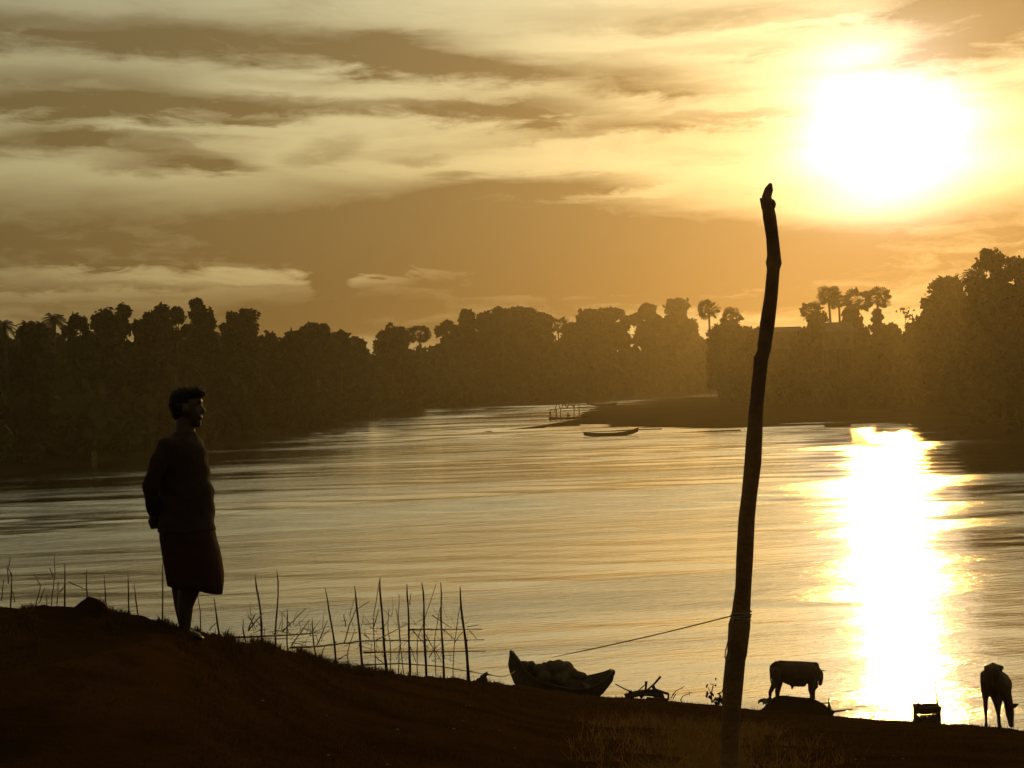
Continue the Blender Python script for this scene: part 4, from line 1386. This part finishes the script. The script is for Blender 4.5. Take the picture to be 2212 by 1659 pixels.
for pts_ in ([(1925, 1030, 0.84), (1940, 1000, 0.82), (1945, 965, 0.82)], [(1890, 1030, 0.90), (1880, 1000, 0.92), (1876, 970, 0.92)]):
    p = [Q4(x, y, yy, 0)[:3] for x, y, yy in pts_]
    MB().tube(p, [0.02, 0.015, 0.006], 7).build('horn', M_HORN, cow)

# ------------------------------------------------------------------ wicker crate on the crest
KD = 33.6
kb = at(*zd(395, 1345), KD)
bk = empty('wicker_basket', kb, 'square open-weave basket standing on the bank in the sun glitter', 'basket')


def K4(x, y, yy):
    p = at(*zd(x, y), KD) - kb
    return Vector((p.x, yy, p.z))


dp = 0.15
for yy in (-dp, dp):
    for x in (190, 600):
        MB().tube([K4(x, 1400, yy), K4(x - 2, 1200, yy), K4(x + (6 if x < 300 else -14), 1030, yy * 0.95)], 0.024, 7).build('corner_post', M_WICKER, bk)
    for y0, r_ in ((1060, 0.045), (1105, 0.036), (1145, 0.03), (1250, 0.022), (1290, 0.03), (1330, 0.035)):
        MB().tube([K4(185, y0, yy), K4(320, y0 + 6, yy - 0.01), K4(480, y0 - 4, yy + 0.01), K4(605, y0 + 3, yy)], r_, 7).build('weave_band', M_WICKER, bk)
    for x in (330, 400, 470, 520, 560):
        MB().tube([K4(x, 1350, yy), K4(x + 8, 1050, yy)], 0.014, 6).build('rib', M_WICKER, bk)
for x in (190, 600):
    for y0, r_ in ((1060, 0.045), (1105, 0.036), (1145, 0.03), (1200, 0.03), (1250, 0.03), (1330, 0.035)):
        MB().tube([K4(x, y0, -dp), K4(x, y0, dp)], r_, 7).build('weave_band', M_WICKER, bk)
for x, y0 in ((235, 1000), (430, 1005)):
    MB().tube([K4(x - 20, 1040, 0), K4(x, y0, 0), K4(x + 40, 1030, 0)], 0.03, 7).build('handle', M_WICKER, bk)
c = on_ground(2028, KD - 0.1)
P = [at(*zd(x, y), KD - 0.1) - c for x, y in ((598, 1380), (595, 1080), (582, 950), (565, 830), (552, 735), (556, 600))]
tag(MB().tube(P, [0.026, 0.024, 0.022, 0.018, 0.010, 0.006], 7).build('stick', M_STAKE, loc=c), 'thin upright stick at the right corner of the basket', 'stick')

# ------------------------------------------------------------------ standing man
MD = 9.5
zm = lambda x, y: (228.2 + x * .3734, 782.3 + y * .3734)
km = .3734 * MD / F
mbase = at(*zm(460, 1588), MD)
man = empty('person', mbase, 'man in shirt and knee-length wrap standing on the bank with hands behind his back', 'person')


def H3(x, y, yy):
    p = at(*zm(x, y), MD + yy) - mbase
    return Vector((p.x, yy, p.z))


def H4(x, y, yy, r_):
    p = H3(x, y, yy)
    return (p.x, p.y, p.z, r_ * km)


b = MB()
# torso, neck
b.chain([H4(470, 830, 0, 110), H4(468, 720, 0, 105), H4(455, 600, 0, 110), H4(450, 500, 0, 95), H4(455, 430, 0, 62), H4(460, 370, 0, 57), H4(464, 330, 0, 56)], 14)
b.chain([H4(375, 490, -0.09, 40), H4(450, 480, 0, 52), H4(500, 495, 0.10, 40)], 12)
# head
p = H3(462, 240, 0); b.ball(p, 88 * km, 16, 12, sc=(1.08, 0.92, 1.05))
p = H3(500, 290, -0.01); b.ball(p, 62 * km, 14, 10, sc=(0.95, 0.9, 1.15))
b.chain([H4(505, 335, -0.01, 40), H4(530, 352, -0.012, 26)], 10)
b.chain([H4(556, 255, -0.012, 8), H4(566, 285, -0.014, 13)], 8)        # nose
b.chain([H4(545, 225, -0.045, 12), H4(552, 225, 0.02, 12)], 8)         # brow
b.chain([H4(553, 322, -0.03, 8), H4(555, 322, 0.008, 8)], 8)           # lips
b.ball(H3(462, 275, -0.092), 26 * km, 10, 8, sc=(0.7, 0.5, 1.1))       # ear
b.ball(H3(462, 275, 0.092), 26 * km, 10, 8, sc=(0.7, 0.5, 1.1))
# legs
b.chain([H4(470, 860, -0.07, 72), H4(500, 1170, -0.08, 70), H4(486, 1300, -0.085, 66), H4(462, 1400, -0.085, 47), H4(462, 1530, -0.085, 31), H4(458, 1565, -0.085, 33)], 14)
b.chain([H4(462, 1572, -0.085, 24), H4(505, 1580, -0.09, 24), H4(545, 1592, -0.095, 17)], 12)
b.chain([H4(460, 860, 0.07, 72), H4(455, 1170, 0.075, 62), H4(438, 1300, 0.07, 58), H4(440, 1400, 0.07, 45), H4(455, 1530, 0.07, 30), H4(452, 1562, 0.07, 32)], 14)
b.chain([H4(455, 1568, 0.07, 24), H4(500, 1572, 0.08, 24), H4(535, 1580, 0.085, 17)], 12)
for i in range(5):
    b.chain([H4(540 + 2 * i, 1592, -0.128 + 0.015 * i, 9), H4(556 + 3 * i, 1596, -0.130 + 0.015 * i, 8)], 8)
# near arm, hand behind the back
b.chain([H4(362, 492, -0.13, 40), H4(300, 600, -0.19, 40), H4(258, 722, -0.19, 33), H4(262, 800, -0.13, 30), H4(280, 880, -0.06, 23)], 12)
b.chain([H4(280, 880, -0.06, 23), H4(285, 915, -0.03, 27), H4(290, 935, -0.01, 22)], 12)
for i in range(4):
    x0 = 268 + 13 * i
    b.chain([H4(x0, 930, -0.03 + 0.012 * i, 9.0), H4(x0 - 6, 950 + 3 * (i % 2), -0.01 + 0.012 * i, 8.2), H4(x0 - 2 + 3 * i, 963 - 2 * i, 0.012 + 0.01 * i, 7.2)], 8)
b.chain([H4(268, 895, -0.05, 10), H4(252, 918, -0.03, 9), H4(256, 938, -0.01, 8)], 8)
# far arm reaching behind to clasp the wrist
b.chain([H4(500, 500, 0.14, 38), H4(430, 620, 0.22, 40), H4(345, 735, 0.20, 33), H4(305, 815, 0.10, 28), H4(284, 865, 0.03, 23), H4(276, 890, 0.0, 24)], 12)
for i in range(4):
    b.chain([H4(270 + 4 * i, 885 + 9 * i, 0.0, 9), H4(256 + 3 * i, 885 + 10 * i, -0.025, 8.2), H4(262 + 3 * i, 888 + 10 * i, -0.05, 7.2)], 8)
b.chain([H4(285, 875, -0.01, 10), H4(290, 890, -0.04, 9)], 8)
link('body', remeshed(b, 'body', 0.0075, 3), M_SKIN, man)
# hair: full, combed forward into a quiff
h = MB()
h.ball(H3(458, 222, 0), 87 * km, 16, 12, sc=(1.02, 0.95, 0.90))
h.ball(H3(436, 250, 0), 71 * km, 14, 10, sc=(0.98, 1.08, 1.05))
h.ball(H3(520, 180, 0), 46 * km, 12, 8, sc=(1.1, 1.5, 0.85))
h.ball(H3(548, 180, -0.01), 26 * km, 12, 8, sc=(1.0, 1.8, 0.8))
h.ball(H3(420, 300, 0), 42 * km, 12, 8, sc=(0.8, 1.45, 1.0))
h.ball(H3(455, 262, 0), 60 * km, 12, 8, sc=(0.85, 1.42, 0.75))
hm = remeshed(h, 'hair', 0.007, 3)
for v in hm.vertices:
    v.co.z += 0.004 * math.sin(v.co.x * 160 + v.co.y * 90); v.co.x += 0.003 * math.sin(v.co.z * 170 + v.co.y * 120)
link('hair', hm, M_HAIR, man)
# shirt: torso and sleeves in one cloth
s = MB()
prof = [(398, 404, 514, 0.062), (418, 380, 524, 0.095), (440, 350, 542, 0.14), (470, 322, 566, 0.17), (540, 306, 588, 0.185), (620, 302, 598, 0.185), (690, 302, 606, 0.18), (750, 306, 626, 0.185), (850, 310, 627, 0.20), (940, 312, 628, 0.21), (978, 306, 634, 0.215)]
rings = []
for (y, xl, xr, hy) in prof:
    a = H3((xl + xr) / 2, y, 0); hx = (xr - xl) / 2 * km
    rings.append([(a.x + hx * math.cos(q_ * 2 * math.pi / 28), hy * math.sin(q_ * 2 * math.pi / 28), a.z + 0.004 * math.sin(5 * q_)) for q_ in range(28)])
s.loft(rings)
s.chain([H4(352, 492, -0.14, 56), H4(296, 610, -0.19, 50), H4(258, 725, -0.19, 44), H4(264, 800, -0.13, 39), H4(277, 862, -0.07, 33)], 14)
s.chain([H4(508, 502, 0.14, 54), H4(430, 620, 0.22, 50), H4(345, 735, 0.20, 44), H4(308, 810, 0.11, 37), H4(290, 850, 0.05, 33)], 14)
sm_ = remeshed(s, 'shirt', 0.009, 3)
for v in sm_.vertices:
    w = 0.004 * math.sin(v.co.z * 45 + 3 * math.sin(v.co.x * 14) + v.co.y * 20)
    v.co.x += w; v.co.y += w * 0.7
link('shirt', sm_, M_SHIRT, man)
# wrap skirt with the front flap lifted by the breeze
k_ = MB()
prof = [(900, 328, 612, 0.19), (960, 320, 622, 0.198), (1020, 322, 634, 0.20), (1090, 334, 655, 0.20), (1150, 342, 668, 0.195), (1200, 352, 677, 0.19), (1240, 358, 676, 0.19), (1280, 366, 668, 0.19)]
rings = []
for j, (y, xl, xr, hy) in enumerate(prof):
    ring = []
    for q_ in range(40):
        th = q_ * 2 * math.pi / 40
        cx_, cy_ = math.cos(th), math.sin(th)
        s_ = j / (len(prof) - 1)
        x = (xl + xr) / 2 + (xr - xl) / 2 * cx_ * (abs(cx_) ** -0.08 if abs(cx_) > 0.05 else 1)
        drop = s_ ** 3 * (30 * max(0, (cx_ + 1) / 2) + 30 * max(0, cx_) ** 2)
        fold = 1 + 0.05 * s_ * math.sin(th * 7 + 1.0)
        a = H3(x, y + drop, 0)
        ring.append((a.x, hy * cy_ * fold, a.z))
    rings.append(ring)
k_.loft(rings, cap=False)
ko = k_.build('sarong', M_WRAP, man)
md = ko.modifiers.new('cloth_thickness', 'SOLIDIFY'); md.thickness = 0.006
# ------------------------------------------------------------------ grass and litter on the near bank
def blades(name, X, Y, hgt, wid, m, label, seed, lean=0.5):
    r = np.random.default_rng(seed)
    n_ = len(X)
    Zg = ground(X, Y) - 0.01
    th = r.random(n_) * 2 * np.pi
    ln = hgt * lean * (0.2 + r.random(n_))
    bx_, by_ = np.cos(th), np.sin(th)
    wv = r.random(n_) * 2 * np.pi
    wx, wy = np.cos(wv) * wid, np.sin(wv) * wid
    base = np.stack([X, Y, Zg], -1)
    side = np.stack([wx, wy, np.zeros(n_)], -1)
    mid = base + np.stack([bx_ * ln * 0.35, by_ * ln * 0.35, hgt * 0.6], -1)
    tip = base + np.stack([bx_ * ln, by_ * ln, hgt * (0.95 - 0.25 * r.random(n_))], -1)
    V = np.stack([base - side, base + side, mid + side * 0.6, tip, mid - side * 0.6], 1).reshape(-1, 3)
    i5 = np.arange(n_)[:, None] * 5
    q4 = np.concatenate([i5 + np.array([[0, 1, 2, 4]])], 0)
    t3 = i5 + np.array([[4, 2, 3, 3]])
    me = bpy.data.meshes.new(name)
    fcs = np.concatenate([q4, ], 0)
    tri = i5 + np.array([[4, 2, 3]])
    me.vertices.add(len(V)); me.vertices.foreach_set('co', V.astype(np.float32).ravel())
    loops = np.concatenate([q4.ravel(), tri.ravel()]).astype(np.int32)
    me.loops.add(len(loops)); me.loops.foreach_set('vertex_index', loops)
    starts = np.concatenate([np.arange(n_) * 4, n_ * 4 + np.arange(n_) * 3]).astype(np.int32)
    me.polygons.add(2 * n_); me.polygons.foreach_set('loop_start', starts)
    me.update(calc_edges=True)
    o_ = link(name, me, m, smooth=False)
    return tag(o_, label, 'grass', kind='stuff')


N = 90000
tt = rng.uniform(-0.46, 0.46, N)
yc = np.interp(tt, CT, CYD)
yy = 4.6 + (yc + 1.2 - 4.6) * rng.random(N) ** 1.25
xx = tt * yy
patchy = fbm(xx, yy, 0.8, 3, 31)
keep = patchy > (-0.10 + 0.08 * rng.normal(size=N)) + np.where((tt < -0.23), 0.06, 0.0)
xx, yy, tt = xx[keep], yy[keep], tt[keep]
hg = (0.025 + 0.055 * rng.random(len(xx)) ** 2) * np.clip(yy / 12, 0.7, 1.6) * np.where(tt < -0.235, 0.55, 1.0)
blades('grass', xx, yy, hg, 0.0022 + 0.00012 * yy, M_GRASS, 'short trampled grass covering the near river bank', 11)
# tufts along the crest by the fence
N = 20000
px_ = rng.uniform(-40, 860, N)
tt = (px_ - CX) / F
yc = np.interp(tt, CT, CYD)
yy = yc + rng.normal(size=N) * 0.5 - 0.1
clump = fbm(tt * 60, yy * 0.4, 1.0, 3, 77)
keep = clump > np.where(px_ < 440, 0.08, -0.06)
xx, yy = (tt * yy)[keep], yy[keep]
blades('grass_tufts', xx, yy, (0.04 + 0.10 * rng.random(len(xx)) ** 2) * np.where(xx / yy < -0.21, 0.5, 1.0), 0.0035, M_GRASS, 'ragged grass tufts along the crest of the bank by the fence', 12, 0.9)
N = 60000
px_ = 1180 + 680 * rng.beta(2.2, 2.4, N)
tt = (px_ - CX) / F
yy = 4.8 + 15 * rng.random(N) ** 1.5
xx = tt * yy
cl = fbm(xx, yy, 2.4, 4, 55) + 0.06 * rng.normal(size=N)
keep = cl > 0.02 + np.abs(px_ - 1510) / 1500 + 0.16 * rng.random(N) ** 2
xx, yy, cl = xx[keep], yy[keep], cl[keep]
blades('dry_grass', xx, yy, (0.05 + 0.20 * rng.random(len(xx)) ** 2) * (0.6 + 2.0 * np.clip(cl, 0, 0.4)), 0.0030, M_DRY, 'long dry golden grass around the foot of the wooden pole', 13, 1.3)
pb = MB()
for i in range(60):
    px = rnd.uniform(560, 2000); d = rnd.uniform(5.6, 16)
    p = on_ground(px, d)
    pb.ball(p + Vector((0, 0, 0.004)), rnd.uniform(0.004, 0.012), 6, 4, (1.2, 1, 0.6))
tag(pb.build('pebbles', M_STONE), 'scattered pale pebbles and litter on the near bank', 'pebbles', kind='stuff')

# ------------------------------------------------------------------ haze
HZ = bpy.data.materials.new('haze_air')
HZ.use_nodes = True
ht = HZ.node_tree
ht.nodes.clear()
vp = ht.nodes.new('ShaderNodeVolumePrincipled')
vp.inputs['Color'].default_value = (1.0, 0.86, 0.54, 1)
vp.inputs['Density'].default_value = 0.00027
vp.inputs['Anisotropy'].default_value = 0.80
ho = ht.nodes.new('ShaderNodeOutputMaterial')
ht.links.new(vp.outputs[0], ho.inputs['Volume'])
tag(MB().box((0, 455, 17.5), 1840, 1030, 41).build('haze', HZ, smooth=False), 'thin golden evening haze over the river', 'haze', kind='stuff')
